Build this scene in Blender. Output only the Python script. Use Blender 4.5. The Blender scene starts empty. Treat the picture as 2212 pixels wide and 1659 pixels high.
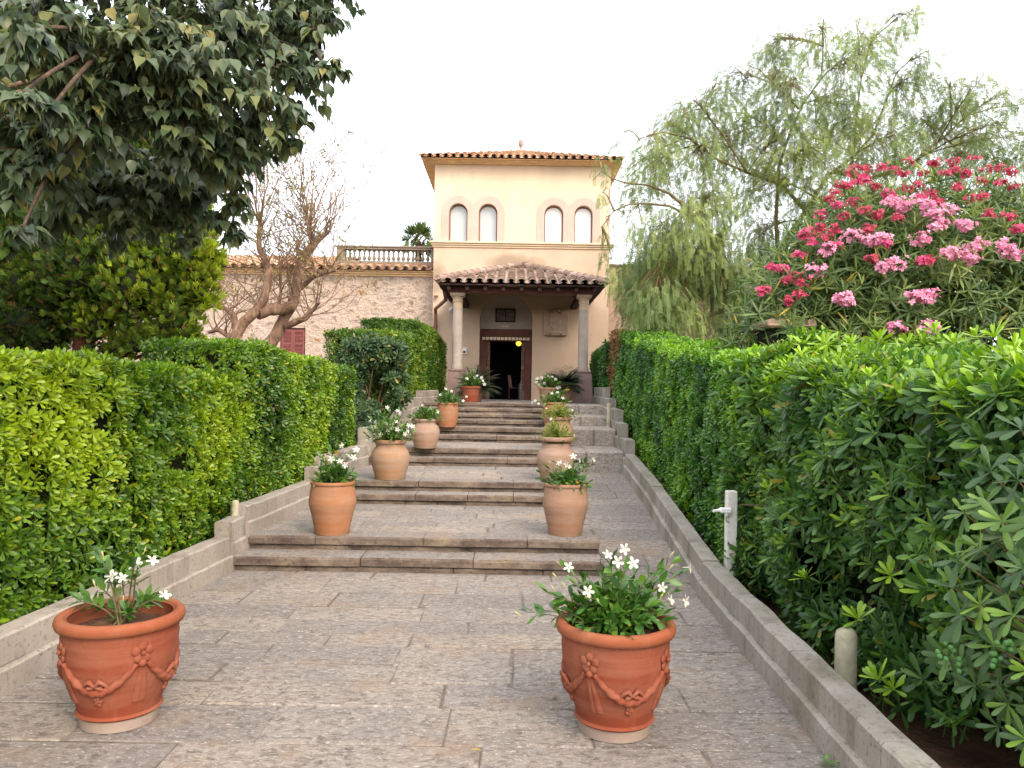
import bpy, math, random
import numpy as np
from mathutils import Vector, Matrix, noise as mnoise
from mathutils.geometry import tessellate_polygon

random.seed(7)
rng = np.random.default_rng(11)
scene = bpy.context.scene
COL = scene.collection
PI = math.pi
F = 1660.0            # focal length in pixels of a 2212 px wide picture
EYE = 1.65
HOR = 850.0
ROLL = math.radians(0.9)
S = 1.08              # the finished scene is scaled to metres with this


def at(px, py, d):
    """point at depth d seen at pixel (px, py) of the 2212 px wide photograph"""
    dx, dy = px - 1106.0, py - 829.5
    c, s = math.cos(ROLL), math.sin(ROLL)
    ux, uy = dx * c + dy * s, -dx * s + dy * c
    return np.array([ux * d / F, d, EYE - (uy + 829.5 - HOR) * d / F])


def srgb(r, g, b):
    def f(c):
        c /= 255.0
        return c / 12.92 if c <= 0.04045 else ((c + 0.055) / 1.055) ** 2.4
    return (f(r), f(g), f(b), 1.0)


def nz(p, sc=1.0):
    return mnoise.noise(Vector((p[0] * sc, p[1] * sc, p[2] * sc)))


# ------------------------------------------------------------------ objects
def wloc(o):
    v = Vector((0, 0, 0))
    while o is not None:
        v += o.location
        o = o.parent
    return v


def tag(o, label=None, cat=None, group=None, kind=None):
    if label: o['label'] = label
    if cat: o['category'] = cat
    if group: o['group'] = group
    if kind: o['kind'] = kind
    return o


def thing(name, label, cat, loc=(0, 0, 0), group=None):
    o = bpy.data.objects.new(name, None)
    o.empty_display_size = 0.1
    COL.objects.link(o)
    o.location = Vector([float(c) for c in loc])
    return tag(o, label, cat, group)


def link(name, me, parent=None):
    o = bpy.data.objects.new(name, me)
    COL.objects.link(o)
    if parent is not None: o.parent = parent
    return o


class MB:
    def __init__(self):
        self.v = []; self.f = []; self.m = []; self.t = []

    def add(self, v, f, m=0, tint=None):
        n = len(self.v)
        self.v.extend([tuple(map(float, p)) for p in v])
        self.f.extend([tuple(i + n for i in q) for q in f])
        self.m.extend([m] * len(f))
        self.t.extend([0.5 if tint is None else float(tint)] * len(v))
        return self

    def box(self, x0, x1, y0, y1, z0, z1, b=0.0, m=0, tint=None):
        if b <= 0:
            v = [(x, y, z) for z in (z0, z1) for y in (y0, y1) for x in (x0, x1)]
            f = [(0, 2, 3, 1), (4, 5, 7, 6), (0, 1, 5, 4), (2, 6, 7, 3), (0, 4, 6, 2), (1, 3, 7, 5)]
            return self.add(v, f, m, tint)
        v = []
        idx = {}
        for ix, x in enumerate((x0, x1)):
            for iy, y in enumerate((y0, y1)):
                for iz, z in enumerate((z0, z1)):
                    sx, sy, sz = (1 - 2 * ix), (1 - 2 * iy), (1 - 2 * iz)
                    for ax in range(3):
                        p = [x + sx * b, y + sy * b, z + sz * b]
                        p[ax] = (x, y, z)[ax]
                        idx[(ix, iy, iz, ax)] = len(v)
                        v.append(p)
        f = []
        for ax in range(3):
            o1, o2 = (ax + 1) % 3, (ax + 2) % 3
            for s in (0, 1):
                def key(a, c):
                    k = [0, 0, 0]; k[ax] = s; k[o1] = a; k[o2] = c
                    return idx[(k[0], k[1], k[2], ax)]
                q = [key(0, 0), key(1, 0), key(1, 1), key(0, 1)]
                f.append(tuple(q if s else q[::-1]))
        for ax in range(3):
            o1, o2 = (ax + 1) % 3, (ax + 2) % 3
            for a in (0, 1):
                for c in (0, 1):
                    def key(e, axn):
                        k = [0, 0, 0]; k[ax] = e; k[o1] = a; k[o2] = c
                        return idx[(k[0], k[1], k[2], axn)]
                    q = [key(0, o1), key(1, o1), key(1, o2), key(0, o2)]
                    f.append(tuple(q if (a == c) else q[::-1]))
        for ix in (0, 1):
            for iy in (0, 1):
                for iz in (0, 1):
                    q = [idx[(ix, iy, iz, 0)], idx[(ix, iy, iz, 1)], idx[(ix, iy, iz, 2)]]
                    f.append(tuple(q if (ix + iy + iz) % 2 else q[::-1]))
        return self.add(v, f, m, tint)

    def tube(self, pts, rad, k=8, cap=True, m=0, tint=None, rmod=None):
        pts = [Vector(p) for p in pts]
        n = len(pts)
        if not hasattr(rad, '__len__'): rad = [rad] * n
        v = []; f = []
        up = Vector((0.3, 0.2, 1)).normalized()
        prev = None
        for i, p in enumerate(pts):
            t = (pts[min(i + 1, n - 1)] - pts[max(i - 1, 0)])
            if t.length < 1e-9: t = Vector((0, 0, 1))
            t.normalize()
            if prev is None:
                a = t.cross(up)
                if a.length < 0.05: a = t.cross(Vector((1, 0, 0)))
            else:
                a = prev - t * prev.dot(t)
                if a.length < 1e-6: a = t.cross(up)
            a.normalize(); prev = a
            b = t.cross(a)
            for j in range(k):
                an = 2 * PI * j / k
                r = rad[i] * (rmod(i, j) if rmod else 1.0)
                v.append(p + a * (r * math.cos(an)) + b * (r * math.sin(an)))
        for i in range(n - 1):
            for j in range(k):
                j2 = (j + 1) % k
                f.append((i * k + j, i * k + j2, (i + 1) * k + j2, (i + 1) * k + j))
        if cap:
            f.append(tuple(range(k))[::-1])
            f.append(tuple((n - 1) * k + j for j in range(k)))
        return self.add(v, f, m, tint)

    def lathe(self, prof, c=(0, 0, 0), k=32, m=0, cap=True):
        v = []; f = []
        n = len(prof)
        for r, z in prof:
            for j in range(k):
                a = 2 * PI * j / k
                v.append((c[0] + r * math.cos(a), c[1] + r * math.sin(a), c[2] + z))
        for i in range(n - 1):
            for j in range(k):
                j2 = (j + 1) % k
                f.append((i * k + j, i * k + j2, (i + 1) * k + j2, (i + 1) * k + j))
        if cap:
            f.append(tuple(range(k))[::-1])
            f.append(tuple((n - 1) * k + j for j in range(k)))
        return self.add(v, f, m)

    def prism_xz(self, outer, holes, y0, y1, m=0, sides=True, reveal=None):
        """flat wall in the XZ plane with holes: front at y0, back at y1"""
        loops = [outer] + list(holes)
        flat = [p for l in loops for p in l]
        tris = tessellate_polygon([[Vector((p[0], p[1], 0)) for p in l] for l in loops])
        n = len(flat)
        v = [(p[0], y0, p[1]) for p in flat]
        f = []
        for t in tris:
            a, b, c = [flat[i] for i in t]
            cr = (b[0] - a[0]) * (c[1] - a[1]) - (b[1] - a[1]) * (c[0] - a[0])
            f.append(tuple(t) if cr > 0 else tuple(t[::-1]))
        self.add(v, f, m)
        if sides:
            for li, l in enumerate(loops):
                k = len(l)
                area = sum(l[i][0] * l[(i + 1) % k][1] - l[(i + 1) % k][0] * l[i][1] for i in range(k))
                vv = [(p[0], y0, p[1]) for p in l] + [(p[0], y1, p[1]) for p in l]
                ff = []
                for i in range(k):
                    j = (i + 1) % k
                    q = (i, i + k, j + k, j)
                    if (area > 0) == (li == 0): ff.append(q[::-1] if False else (i, j, j + k, i + k)[::-1])
                    else: ff.append((i, j, j + k, i + k))
                self.add(vv, ff, m if li == 0 or reveal is None else reveal)
        return self

    def build(self, name, mats, parent=None, smooth=None, local=False):
        me = bpy.data.meshes.new(name)
        off = Vector((0, 0, 0)) if (local or parent is None) else wloc(parent)
        v = [(p[0] - off.x, p[1] - off.y, p[2] - off.z) for p in self.v]
        me.from_pydata(v, [], self.f)
        if not isinstance(mats, (list, tuple)): mats = [mats]
        for mt in mats: me.materials.append(mt)
        if len(mats) > 1: me.polygons.foreach_set('material_index', self.m)
        at_ = me.attributes.new('tint', 'FLOAT', 'POINT')
        at_.data.foreach_set('value', self.t)
        me.update()
        if smooth is not None:
            me.shade_smooth()
            if smooth < 170: me.set_sharp_from_angle(angle=math.radians(smooth))
        return link(name, me, parent)


# ------------------------------------------------------------------ leaves
def leaf_tpl(rows, fold=0.12, curl=0.15):
    """rows: (t, halfwidth); leaf lies along +x with its face to +z"""
    v = []; f = []
    for t, w in rows:
        z = -curl * t * t
        v += [(t, w, z + fold * w), (t, 0, z), (t, -w, z + fold * w)]
    for i in range(len(rows) - 1):
        a = 3 * i
        f += [(a, a + 1, a + 4, a + 3)[::-1], (a + 1, a + 2, a + 5, a + 4)[::-1]]
    return np.array(v, float), f


def combine(parts):
    V = []; Fc = []; T = []; n = 0
    for v, f, t in parts:
        V.append(v); Fc += [tuple(i + n for i in q) for q in f]
        T.append(np.full(len(v), t)); n += len(v)
    return np.vstack(V), Fc, np.concatenate(T)


def rotm(axis, ang):
    return np.array(Matrix.Rotation(ang, 3, axis))


def rosette_tpl(leaf, n=8, tilt=(20, 70), seed=0, size=(0.75, 1.0)):
    r = random.Random(seed)
    v0, f0 = leaf
    parts = []
    for i in range(n):
        az = i * 2.399963 + r.uniform(-.2, .2)
        k = i / max(1, n - 1)
        el = math.radians(tilt[0] + (tilt[1] - tilt[0]) * k + r.uniform(-8, 8))
        s = (size[1] + (size[0] - size[1]) * k) * r.uniform(.9, 1.1)
        R = rotm('Z', az) @ rotm('Y', -el) @ rotm('X', r.uniform(-.3, .3))
        v = (v0 * s) @ R.T
        v = v + np.array([0, 0, 0.12 * k])
        parts.append((v, f0, 0.25 * k - 0.1))
    return combine(parts)


def frames(d, up=None, jit=0.0):
    """rows of local x axis d -> (N,3,3) with columns x, y, z"""
    d = d / np.maximum(np.linalg.norm(d, axis=1, keepdims=True), 1e-9)
    if up is None: up = np.tile([0, 0, 1.0], (len(d), 1))
    up = up + jit * rng.normal(size=d.shape)
    y = np.cross(up, d)
    l = np.linalg.norm(y, axis=1, keepdims=True)
    bad = l[:, 0] < 1e-4
    if bad.any():
        y[bad] = np.cross(np.array([1.0, 0.2, 0.1]), d[bad]); l = np.linalg.norm(y, axis=1, keepdims=True)
    y = y / l
    z = np.cross(d, y)
    return np.stack([d, y, z], axis=2)


def frames_z(n, jit=0.0):
    """local z axis = n, random spin"""
    n = n + jit * rng.normal(size=n.shape)
    n = n / np.maximum(np.linalg.norm(n, axis=1, keepdims=True), 1e-9)
    r = rng.normal(size=n.shape)
    x = np.cross(r, n); x /= np.maximum(np.linalg.norm(x, axis=1, keepdims=True), 1e-9)
    y = np.cross(n, x)
    return np.stack([x, y, n], axis=2)


def scatter(name, tpls, pos, fr, size, tint, mat, parent=None, smooth=True):
    """one mesh made of copies of small leaf templates"""
    N = len(pos)
    if not isinstance(tpls, list): tpls = [tpls]
    which = rng.integers(0, len(tpls), N)
    size = np.asarray(size, float) * np.ones(N)
    tint = np.asarray(tint, float) * np.ones(N)
    off = np.array(wloc(parent)) if parent is not None else np.zeros(3)
    AV = []; AL = []; AT = []; AS = []; base = 0; lbase = 0
    for k, tp in enumerate(tpls):
        tv, tf = tp[0], tp[1]
        tt = tp[2] if len(tp) > 2 else np.zeros(len(tv))
        sel = which == k
        n = int(sel.sum())
        if n == 0: continue
        V = np.einsum('nij,kj->nki', fr[sel], tv) * size[sel][:, None, None] + pos[sel][:, None, :] - off
        AV.append(V.reshape(-1, 3))
        AT.append((tint[sel][:, None] + tt[None, :]).reshape(-1))
        flat = np.array([i for q in tf for i in q]); tot = np.array([len(q) for q in tf])
        L = flat[None, :] + (np.arange(n) * len(tv))[:, None] + base
        AL.append(L.reshape(-1)); AS.append(np.tile(tot, n))
        base += n * len(tv)
    V = np.concatenate(AV); L = np.concatenate(AL); T = np.concatenate(AT); tot = np.concatenate(AS)
    me = bpy.data.meshes.new(name)
    me.vertices.add(len(V)); me.vertices.foreach_set('co', V.astype(np.float32).ravel())
    me.loops.add(len(L)); me.loops.foreach_set('vertex_index', L.astype(np.int32))
    me.polygons.add(len(tot))
    me.polygons.foreach_set('loop_start', (np.cumsum(tot) - tot).astype(np.int32))
    a = me.attributes.new('tint', 'FLOAT', 'POINT'); a.data.foreach_set('value', T.astype(np.float32))
    me.materials.append(mat)
    me.update(calc_edges=True)
    if smooth: me.shade_smooth()
    return link(name, me, parent)


# ------------------------------------------------------------------ materials
class NT:
    def __init__(self, name):
        self.m = bpy.data.materials.new(name); self.m.use_nodes = True
        self.t = self.m.node_tree; self.t.nodes.clear()
        self.out = self.n('ShaderNodeOutputMaterial')
        self.co = None

    def n(self, typ, **kw):
        nd = self.t.nodes.new(typ)
        for k, v in kw.items():
            if k.startswith('i_'):
                key = k[2:]
                nd.inputs[int(key) if key.isdigit() else key.replace('_', ' ')].default_value = v
            else: setattr(nd, k, v)
        return nd

    def l(self, a, b): self.t.links.new(a, b)

    def coord(self, scale=(1, 1, 1)):
        if self.co is None: self.co = self.n('ShaderNodeTexCoord')
        mp = self.n('ShaderNodeMapping'); mp.inputs['Scale'].default_value = scale
        self.l(self.co.outputs['Object'], mp.inputs['Vector'])
        return mp.outputs[0]

    def noise(self, sc, detail=6, rough=0.6, scale=(1, 1, 1), dist=0.0):
        nd = self.n('ShaderNodeTexNoise')
        nd.inputs['Scale'].default_value = sc; nd.inputs['Detail'].default_value = detail
        nd.inputs['Roughness'].default_value = rough; nd.inputs['Distortion'].default_value = dist
        self.l(self.coord(scale), nd.inputs['Vector'])
        return nd.outputs['Fac']

    def ramp(self, fac, stops, interp='LINEAR'):
        r = self.n('ShaderNodeValToRGB'); cr = r.color_ramp; cr.interpolation = interp
        while len(cr.elements) > 1: cr.elements.remove(cr.elements[-1])
        for i, (p, c) in enumerate(stops):
            e = cr.elements[0] if i == 0 else cr.elements.new(p)
            e.position = p
            e.color = c if hasattr(c, '__len__') else (c, c, c, 1)
        self.l(fac, r.inputs[0]); return r.outputs[0]

    def mix(self, fac, a, b, mode='MIX'):
        nd = self.n('ShaderNodeMix', data_type='RGBA', blend_type=mode)
        for s, v in ((0, fac), (6, a), (7, b)):
            if hasattr(v, 'is_linked'): self.l(v, nd.inputs[s])
            else: nd.inputs[s].default_value = v
        return nd.outputs[2]

    def math(self, op, a, b=None):
        nd = self.n('ShaderNodeMath', operation=op)
        for i, v in enumerate((a, b)):
            if v is None: continue
            if hasattr(v, 'is_linked'): self.l(v, nd.inputs[i])
            else: nd.inputs[i].default_value = v
        return nd.outputs[0]

    def attr(self, nm):
        nd = self.n('ShaderNodeAttribute', attribute_name=nm); return nd.outputs['Fac']

    def island(self):
        return self.n('ShaderNodeNewGeometry').outputs['Random Per Island']

    def surf(self, col, rough=0.8, bump=None, bstr=0.3, bdist=0.01, spec=0.3, metal=0.0, trans=0.0, tcol=None, sheen=0):
        p = self.n('ShaderNodeBsdfPrincipled')
        p.inputs['Specular IOR Level'].default_value = spec
        p.inputs['Metallic'].default_value = metal
        for key, v in (('Base Color', col), ('Roughness', rough)):
            if hasattr(v, 'is_linked'): self.l(v, p.inputs[key])
            else: p.inputs[key].default_value = v
        if bump is not None:
            b = self.n('ShaderNodeBump'); b.inputs['Strength'].default_value = bstr
            b.inputs['Distance'].default_value = bdist
            self.l(bump, b.inputs['Height']); self.l(b.outputs[0], p.inputs['Normal'])
        sh = p.outputs[0]
        if trans > 0:
            tr = self.n('ShaderNodeBsdfTranslucent')
            tc = tcol if tcol is not None else col
            if hasattr(tc, 'is_linked'): self.l(tc, tr.inputs[0])
            else: tr.inputs[0].default_value = tc
            ms = self.n('ShaderNodeMixShader'); ms.inputs[0].default_value = trans
            self.l(sh, ms.inputs[1]); self.l(tr.outputs[0], ms.inputs[2]); sh = ms.outputs[0]
        self.l(sh, self.out.inputs['Surface'])
        return self.m


def leaf_mat(name, dark, mid, light, rough=0.45, trans=0.25, spec=0.4, extra=None):
    n = NT(name)
    t = n.attr('tint')
    fac = n.math('ADD', t, n.math('MULTIPLY', n.math('SUBTRACT', n.island(), 0.5), 0.35))
    st = [(0.0, dark), (0.5, mid), (1.0, light)]
    c = n.ramp(fac, st)
    if extra:
        isl = n.math('GREATER_THAN', n.island(), 1 - extra[0])
        c = n.mix(isl, c, extra[1])
    hs = n.n('ShaderNodeHueSaturation'); hs.inputs['Value'].default_value = 1.5; hs.inputs['Saturation'].default_value = 1.1
    n.l(c, hs.inputs['Color'])
    return n.surf(c, rough=rough, spec=spec, trans=trans, tcol=hs.outputs[0])


def bark_mat(name, a, b, c, sc=6.0, bs=0.6):
    n = NT(name)
    f1 = n.noise(sc, 8, 0.7, (1, 1, 0.35)); f2 = n.noise(sc * 4, 6, 0.7, (1, 1, 0.3))
    col = n.mix(n.ramp(f2, [(0.4, 0), (0.65, 1)]), n.ramp(f1, [(0.3, a), (0.5, b), (0.7, c)]), tuple(x * 0.5 for x in b[:3]) + (1,))
    return n.surf(col, 0.9, bump=f2, bstr=bs, bdist=0.03, spec=0.15)


def flat_mat(name, c, rough=0.7, var=0.15, sc=8.0, bstr=0.15, spec=0.3, metal=0.0, bd=0.01):
    n = NT(name)
    f = n.noise(sc, 7, 0.65)
    lo = tuple(x * (1 - var) for x in c[:3]) + (1,); hi = tuple(min(1, x * (1 + var)) for x in c[:3]) + (1,)
    return n.surf(n.ramp(f, [(0.3, lo), (0.7, hi)]), rough, bump=n.noise(sc * 5, 5, 0.6), bstr=bstr, bdist=bd, spec=spec, metal=metal)


M = {}
# --- leaves
M['hedge'] = leaf_mat('hedge_leaf', (.022, .062, .010, 1), (.10, .205, .014, 1), (.31, .42, .018, 1), .36, .28, .45, extra=(.025, (.34, .33, .02, 1)))
M['hedge_far'] = leaf_mat('clipped_hedge_leaf', (.022, .06, .010, 1), (.075, .165, .016, 1), (.21, .28, .022, 1), .42, .25, .4, extra=(.02, (.34, .28, .02, 1)))
M['hedge_right'] = leaf_mat('deep_green_leaf', (.022, .064, .016, 1), (.068, .182, .024, 1), (.22, .40, .03, 1), .38, .25, .45)
M['pitt'] = leaf_mat('broad_shrub_leaf', (.016, .05, .014, 1), (.07, .162, .030, 1), (.26, .42, .025, 1), .42, .24, .38, extra=(.015, (.25, .22, .03, 1)))
M['pitt_light'] = leaf_mat('olive_shrub_leaf', (.028, .065, .022, 1), (.062, .125, .036, 1), (.19, .33, .03, 1), .42, .25, .4)
M['oleander'] = leaf_mat('oleander_leaf', (.032, .068, .018, 1), (.10, .165, .042, 1), (.25, .29, .07, 1), .45, .25, .4, extra=(.02, (.33, .25, .03, 1)))
M['poplar'] = leaf_mat('heart_leaf', (.032, .052, .028, 1), (.085, .122, .058, 1), (.22, .225, .075, 1), .40, .28, .40, extra=(.012, (.20, .17, .04, 1)))
M['thuja'] = leaf_mat('thuja_leaf', (.014, .034, .010, 1), (.062, .115, .014, 1), (.27, .34, .018, 1), .6, .22, .2, extra=(.07, (.18, .075, .03, 1)))
M['pepper'] = leaf_mat('pepper_leaf', (.075, .115, .045, 1), (.17, .228, .072, 1), (.31, .36, .085, 1), .5, .36, .3)
M['almond'] = leaf_mat('sparse_leaf', (.09, .10, .03, 1), (.17, .16, .04, 1), (.27, .24, .05, 1), .6, .3, .2)
M['shrub_dark'] = leaf_mat('dark_shrub_leaf', (.018, .045, .018, 1), (.045, .095, .034, 1), (.12, .18, .05, 1), .45, .2, .35, extra=(.02, (.3, .24, .05, 1)))
M['fig'] = leaf_mat('pale_vine_leaf', (.06, .16, .05, 1), (.10, .25, .07, 1), (.15, .33, .07, 1), .45, .3, .3)
M['palm'] = leaf_mat('palm_leaf', (.05, .085, .03, 1), (.085, .13, .04, 1), (.16, .2, .06, 1), .45, .15, .4)
M['cycad'] = leaf_mat('cycad_leaf', (.012, .028, .014, 1), (.025, .055, .024, 1), (.07, .12, .05, 1), .4, .1, .4)
M['potleaf'] = leaf_mat('flower_leaf', (.025, .07, .014, 1), (.06, .155, .022, 1), (.17, .29, .04, 1), .36, .22, .5, extra=(.012, (.5, .28, .02, 1)))
M['potleaf_y'] = leaf_mat('yellowed_leaf', (.09, .14, .03, 1), (.2, .25, .05, 1), (.36, .38, .08, 1), .45, .3, .3)
M['dry'] = leaf_mat('dry_leaf', (.12, .06, .03, 1), (.22, .13, .06, 1), (.34, .24, .09, 1), .8, .15, .1)
M['core'] = flat_mat('shade_fill', (.020, .026, .012, 1), .95, .4, 9, .4, .05)  # near-black colour stands in for the shade deep inside foliage
M['core_dark'] = flat_mat('deep_shade_fill', (.016, .018, .012, 1), .95, .4, 9, .4, .05)  # darker version, shade of the deepest gaps put into the colour
# --- bark
M['bark_grey'] = bark_mat('bark_grey_brown', srgb(96, 74, 62), srgb(150, 120, 102), srgb(184, 158, 134), 5)
M['bark_red'] = bark_mat('bark_red_brown', srgb(60, 38, 26), srgb(96, 60, 40), srgb(128, 86, 58), 7)
M['bark_dark'] = bark_mat('bark_dark', srgb(58, 46, 40), srgb(88, 70, 58), srgb(122, 100, 82), 6)
M['bark_green'] = bark_mat('bark_olive', srgb(96, 86, 58), srgb(126, 112, 76), srgb(152, 138, 98), 6)
M['stem'] = flat_mat('green_brown_stem', (.13, .10, .045, 1), .7, .4, 12, .2)
M['stem_pale'] = flat_mat('pale_stem', (.26, .19, .10, 1), .7, .3, 12, .2)
# --- flowers
def petal(name, c, hot=None):
    n = NT(name)
    col = c
    t = n.attr('tint')
    col = n.ramp(n.math('ADD', t, n.math('MULTIPLY', n.math('SUBTRACT', n.island(), .5), .5)), [(0, hot or c), (1, c)])
    return n.surf(col, .5, trans=.3, spec=.2)
M['white_petal'] = petal('white_petal', (.66, .66, .64, 1), (.58, .55, .42, 1))
M['bud'] = petal('cream_bud', (.72, .62, .36, 1), (.5, .5, .2, 1))
M['pink'] = petal('pink_petal', (.80, .40, .53, 1), (.60, .15, .30, 1))
M['red'] = petal('crimson_petal', (.56, .085, .15, 1), (.36, .03, .06, 1))
M['magenta'] = petal('rose_petal', (.72, .12, .27, 1), (.45, .03, .10, 1))
# ------------------------------------------------------------------ stone, clay, plaster
def path_stone(name, tone=1.0):
    n = NT(name)
    big = n.noise(0.9, 5, 0.6)
    sm = n.noise(24, 10, 0.80, (.6, 1, 1), .8)
    fine = n.noise(58, 8, 0.85, (0.5, 1, 1), .5)
    k = tone
    base = n.ramp(n.math('ADD', n.math('MULTIPLY', n.island(), .45), n.math('MULTIPLY', big, .55)),
                  [(0.2, (.225 * k, .195 * k, .176 * k, 1)), (0.45, (.27 * k, .237 * k, .212 * k, 1)), (0.62, (.31 * k, .27 * k, .236 * k, 1)), (0.8, (.36 * k, .30 * k, .24 * k, 1))])
    c = n.mix(n.ramp(sm, [(0.40, .95), (0.53, 0)]), base, (.125 * k, .10 * k, .086 * k, 1))
    c = n.mix(n.ramp(n.noise(1.3, 6, .75), [(0.48, 0), (0.66, .55)]), c, (.17 * k, .148 * k, .14 * k, 1))
    c = n.mix(n.ramp(fine, [(0.54, 0), (0.62, .95)]), c, (.56 * k, .52 * k, .46 * k, 1))
    c = n.mix(n.ramp(n.noise(36, 8, .88, (.5, 1, 1)), [(0.34, 1), (0.43, 0)]), c, (.055 * k, .043 * k, .036 * k, 1))
    c = n.mix(n.ramp(n.noise(1.9, 5, .65), [(0.54, 0), (0.72, .55)]), c, (.30 * k, .20 * k, .12 * k, 1))
    h = n.math('ADD', n.math('MULTIPLY', sm, .6), n.math('MULTIPLY', fine, .4))
    return n.surf(c, .88, bump=h, bstr=1.0, bdist=.014, spec=.2)


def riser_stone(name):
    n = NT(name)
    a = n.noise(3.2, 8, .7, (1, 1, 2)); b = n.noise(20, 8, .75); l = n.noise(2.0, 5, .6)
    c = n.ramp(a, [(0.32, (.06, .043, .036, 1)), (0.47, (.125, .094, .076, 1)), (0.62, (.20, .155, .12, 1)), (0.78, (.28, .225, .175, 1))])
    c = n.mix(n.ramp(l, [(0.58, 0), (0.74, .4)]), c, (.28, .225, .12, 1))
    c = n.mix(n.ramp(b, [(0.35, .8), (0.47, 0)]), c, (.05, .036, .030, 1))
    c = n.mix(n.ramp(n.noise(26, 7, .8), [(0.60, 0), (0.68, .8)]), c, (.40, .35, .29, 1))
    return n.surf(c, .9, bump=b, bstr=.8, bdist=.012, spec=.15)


def concrete(name, col, moss=0.35):
    n = NT(name)
    a = n.noise(2.2, 7, .65, (1, 1, .5)); b = n.noise(34, 8, .7)
    lo = tuple(x * .72 for x in col[:3]) + (1,); hi = tuple(min(1, x * 1.18) for x in col[:3]) + (1,)
    c = n.ramp(a, [(0.3, lo), (0.55, col), (0.75, hi)])
    c = n.mix(n.ramp(n.noise(1.6, 6, .7, (1, 1, .4)), [(0.46, 0), (0.66, moss)]), c, (.135, .125, .065, 1))
    c = n.mix(n.ramp(n.noise(9, 6, .7, (.6, .6, .12)), [(0.52, 0), (0.70, .65)]), c, (.12, .10, .082, 1))
    c = n.mix(n.ramp(b, [(0.34, .7), (0.46, 0)]), c, (.10, .09, .078, 1))
    return n.surf(c, .9, bump=b, bstr=.45, bdist=.008, spec=.2)


def stucco(name, col, stain=(.40, .27, .17, 1), amt=.35, sc=.7, blot=None):
    n = NT(name)
    a = n.noise(sc, 7, .65); b = n.noise(60, 6, .7); st = n.noise(sc * 1.7, 8, .7, (1, 1, .33))
    lo = tuple(x * .88 for x in col[:3]) + (1,); hi = tuple(min(1, x * 1.07) for x in col[:3]) + (1,)
    c = n.ramp(a, [(0.3, lo), (0.7, hi)])
    c = n.mix(n.ramp(st, [(0.50, 0), (0.78, amt)]), c, stain)
    c = n.mix(n.ramp(n.noise(11, 6, .7), [(0.60, 0), (0.75, .18)]), c, (.55, .36, .24, 1))
    if blot:
        for bx, bz, rx, rz_ in blot:
            sp = n.n('ShaderNodeSeparateXYZ'); n.l(n.coord(), sp.inputs[0])
            q = n.math('ADD', n.math('POWER', n.math('ABSOLUTE', n.math('DIVIDE', n.math('SUBTRACT', sp.outputs[0], bx), rx)), 2.0),
                       n.math('POWER', n.math('ABSOLUTE', n.math('DIVIDE', n.math('SUBTRACT', sp.outputs[2], bz), rz_)), 2.0))
            q = n.math('ADD', q, n.math('MULTIPLY', n.math('SUBTRACT', n.noise(2.2, 7, .7), .5), 1.6))
            c = n.mix(n.ramp(q, [(0.25, .75), (0.95, 0)]), c, (.27, .20, .14, 1))
    return n.surf(c, .92, bump=b, bstr=.25, bdist=.006, spec=.15)


def rubble(name):
    n = NT(name)
    v = n.n('ShaderNodeTexVoronoi', feature='F1'); v.inputs['Scale'].default_value = 4.2; v.inputs['Randomness'].default_value = 1
    w = n.n('ShaderNodeTexNoise'); w.inputs['Scale'].default_value = 3; w.inputs['Detail'].default_value = 4
    co = n.coord((.8, 1, 1.25)); n.l(co, w.inputs['Vector'])
    add = n.n('ShaderNodeMix', data_type='RGBA', blend_type='LINEAR_LIGHT'); add.inputs[0].default_value = .25
    n.l(co, add.inputs[6]); n.l(w.outputs['Color'], add.inputs[7]); n.l(add.outputs[2], v.inputs['Vector'])
    d = v.outputs['Distance']
    stone = n.ramp(n.math('FRACT', n.math('MULTIPLY', v.outputs['Color'], 3.7)),
                   [(0.0, (.30, .215, .165, 1)), (0.35, (.46, .35, .275, 1)), (0.6, (.24, .18, .145, 1)), (0.85, (.38, .31, .265, 1)), (0.96, (.42, .225, .08, 1))])
    mort = n.ramp(n.noise(5, 7, .7), [(0.3, (.50, .385, .305, 1)), (0.7, (.64, .51, .415, 1))])
    fac = n.ramp(n.math('ADD', d, n.math('MULTIPLY', n.noise(7, 7, .7), .5)), [(0.45, 0), (0.62, 1)])
    c = n.mix(fac, stone, mort)
    c = n.mix(n.ramp(n.noise(16, 7, .75), [(0.32, .85), (0.48, 0)]), c, (.27, .195, .155, 1))
    c = n.mix(n.ramp(n.noise(.9, 5, .6, (1, 1, .4)), [(0.52, 0), (0.75, .45)]), c, (.46, .42, .40, 1))
    h = n.math('ADD', n.math('MULTIPLY', n.math('SUBTRACT', 1.0, d), .5), n.noise(14, 7, .7))
    return n.surf(c, .93, bump=h, bstr=1.0, bdist=.10, spec=.1)


def clay(name, col, bloom=(.62, .47, .36, 1), amt=.5, hi=.0, zb=0.0):
    """terracotta with pale lime bloom in patches"""
    n = NT(name)
    a = n.noise(3.0, 7, .65); b = n.noise(50, 6, .7); s = n.noise(4, 5, .6, (.35, .35, 3.2))
    lo = tuple(x * .80 for x in col[:3]) + (1,); hi_ = tuple(min(1, x * 1.15) for x in col[:3]) + (1,)
    c = n.ramp(a, [(0.3, lo), (0.7, hi_)])
    c = n.mix(n.ramp(s, [(0.40, 0), (0.64, amt)]), c, bloom)
    c = n.mix(n.ramp(n.noise(7, 7, .75, (1, 1, .25)), [(0.54, 0), (0.70, amt * .8)]), c, bloom)
    c = n.mix(n.ramp(n.noise(24, 6, .75), [(0.62, 0), (0.72, .4)]), c, bloom)
    c = n.mix(n.ramp(n.noise(9, 7, .8), [(0.58, 0), (0.72, .5)]), c, tuple(x * .5 for x in col[:3]) + (1,))
    return n.surf(c, .82, bump=b, bstr=.25, bdist=.004, spec=.25)


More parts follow.
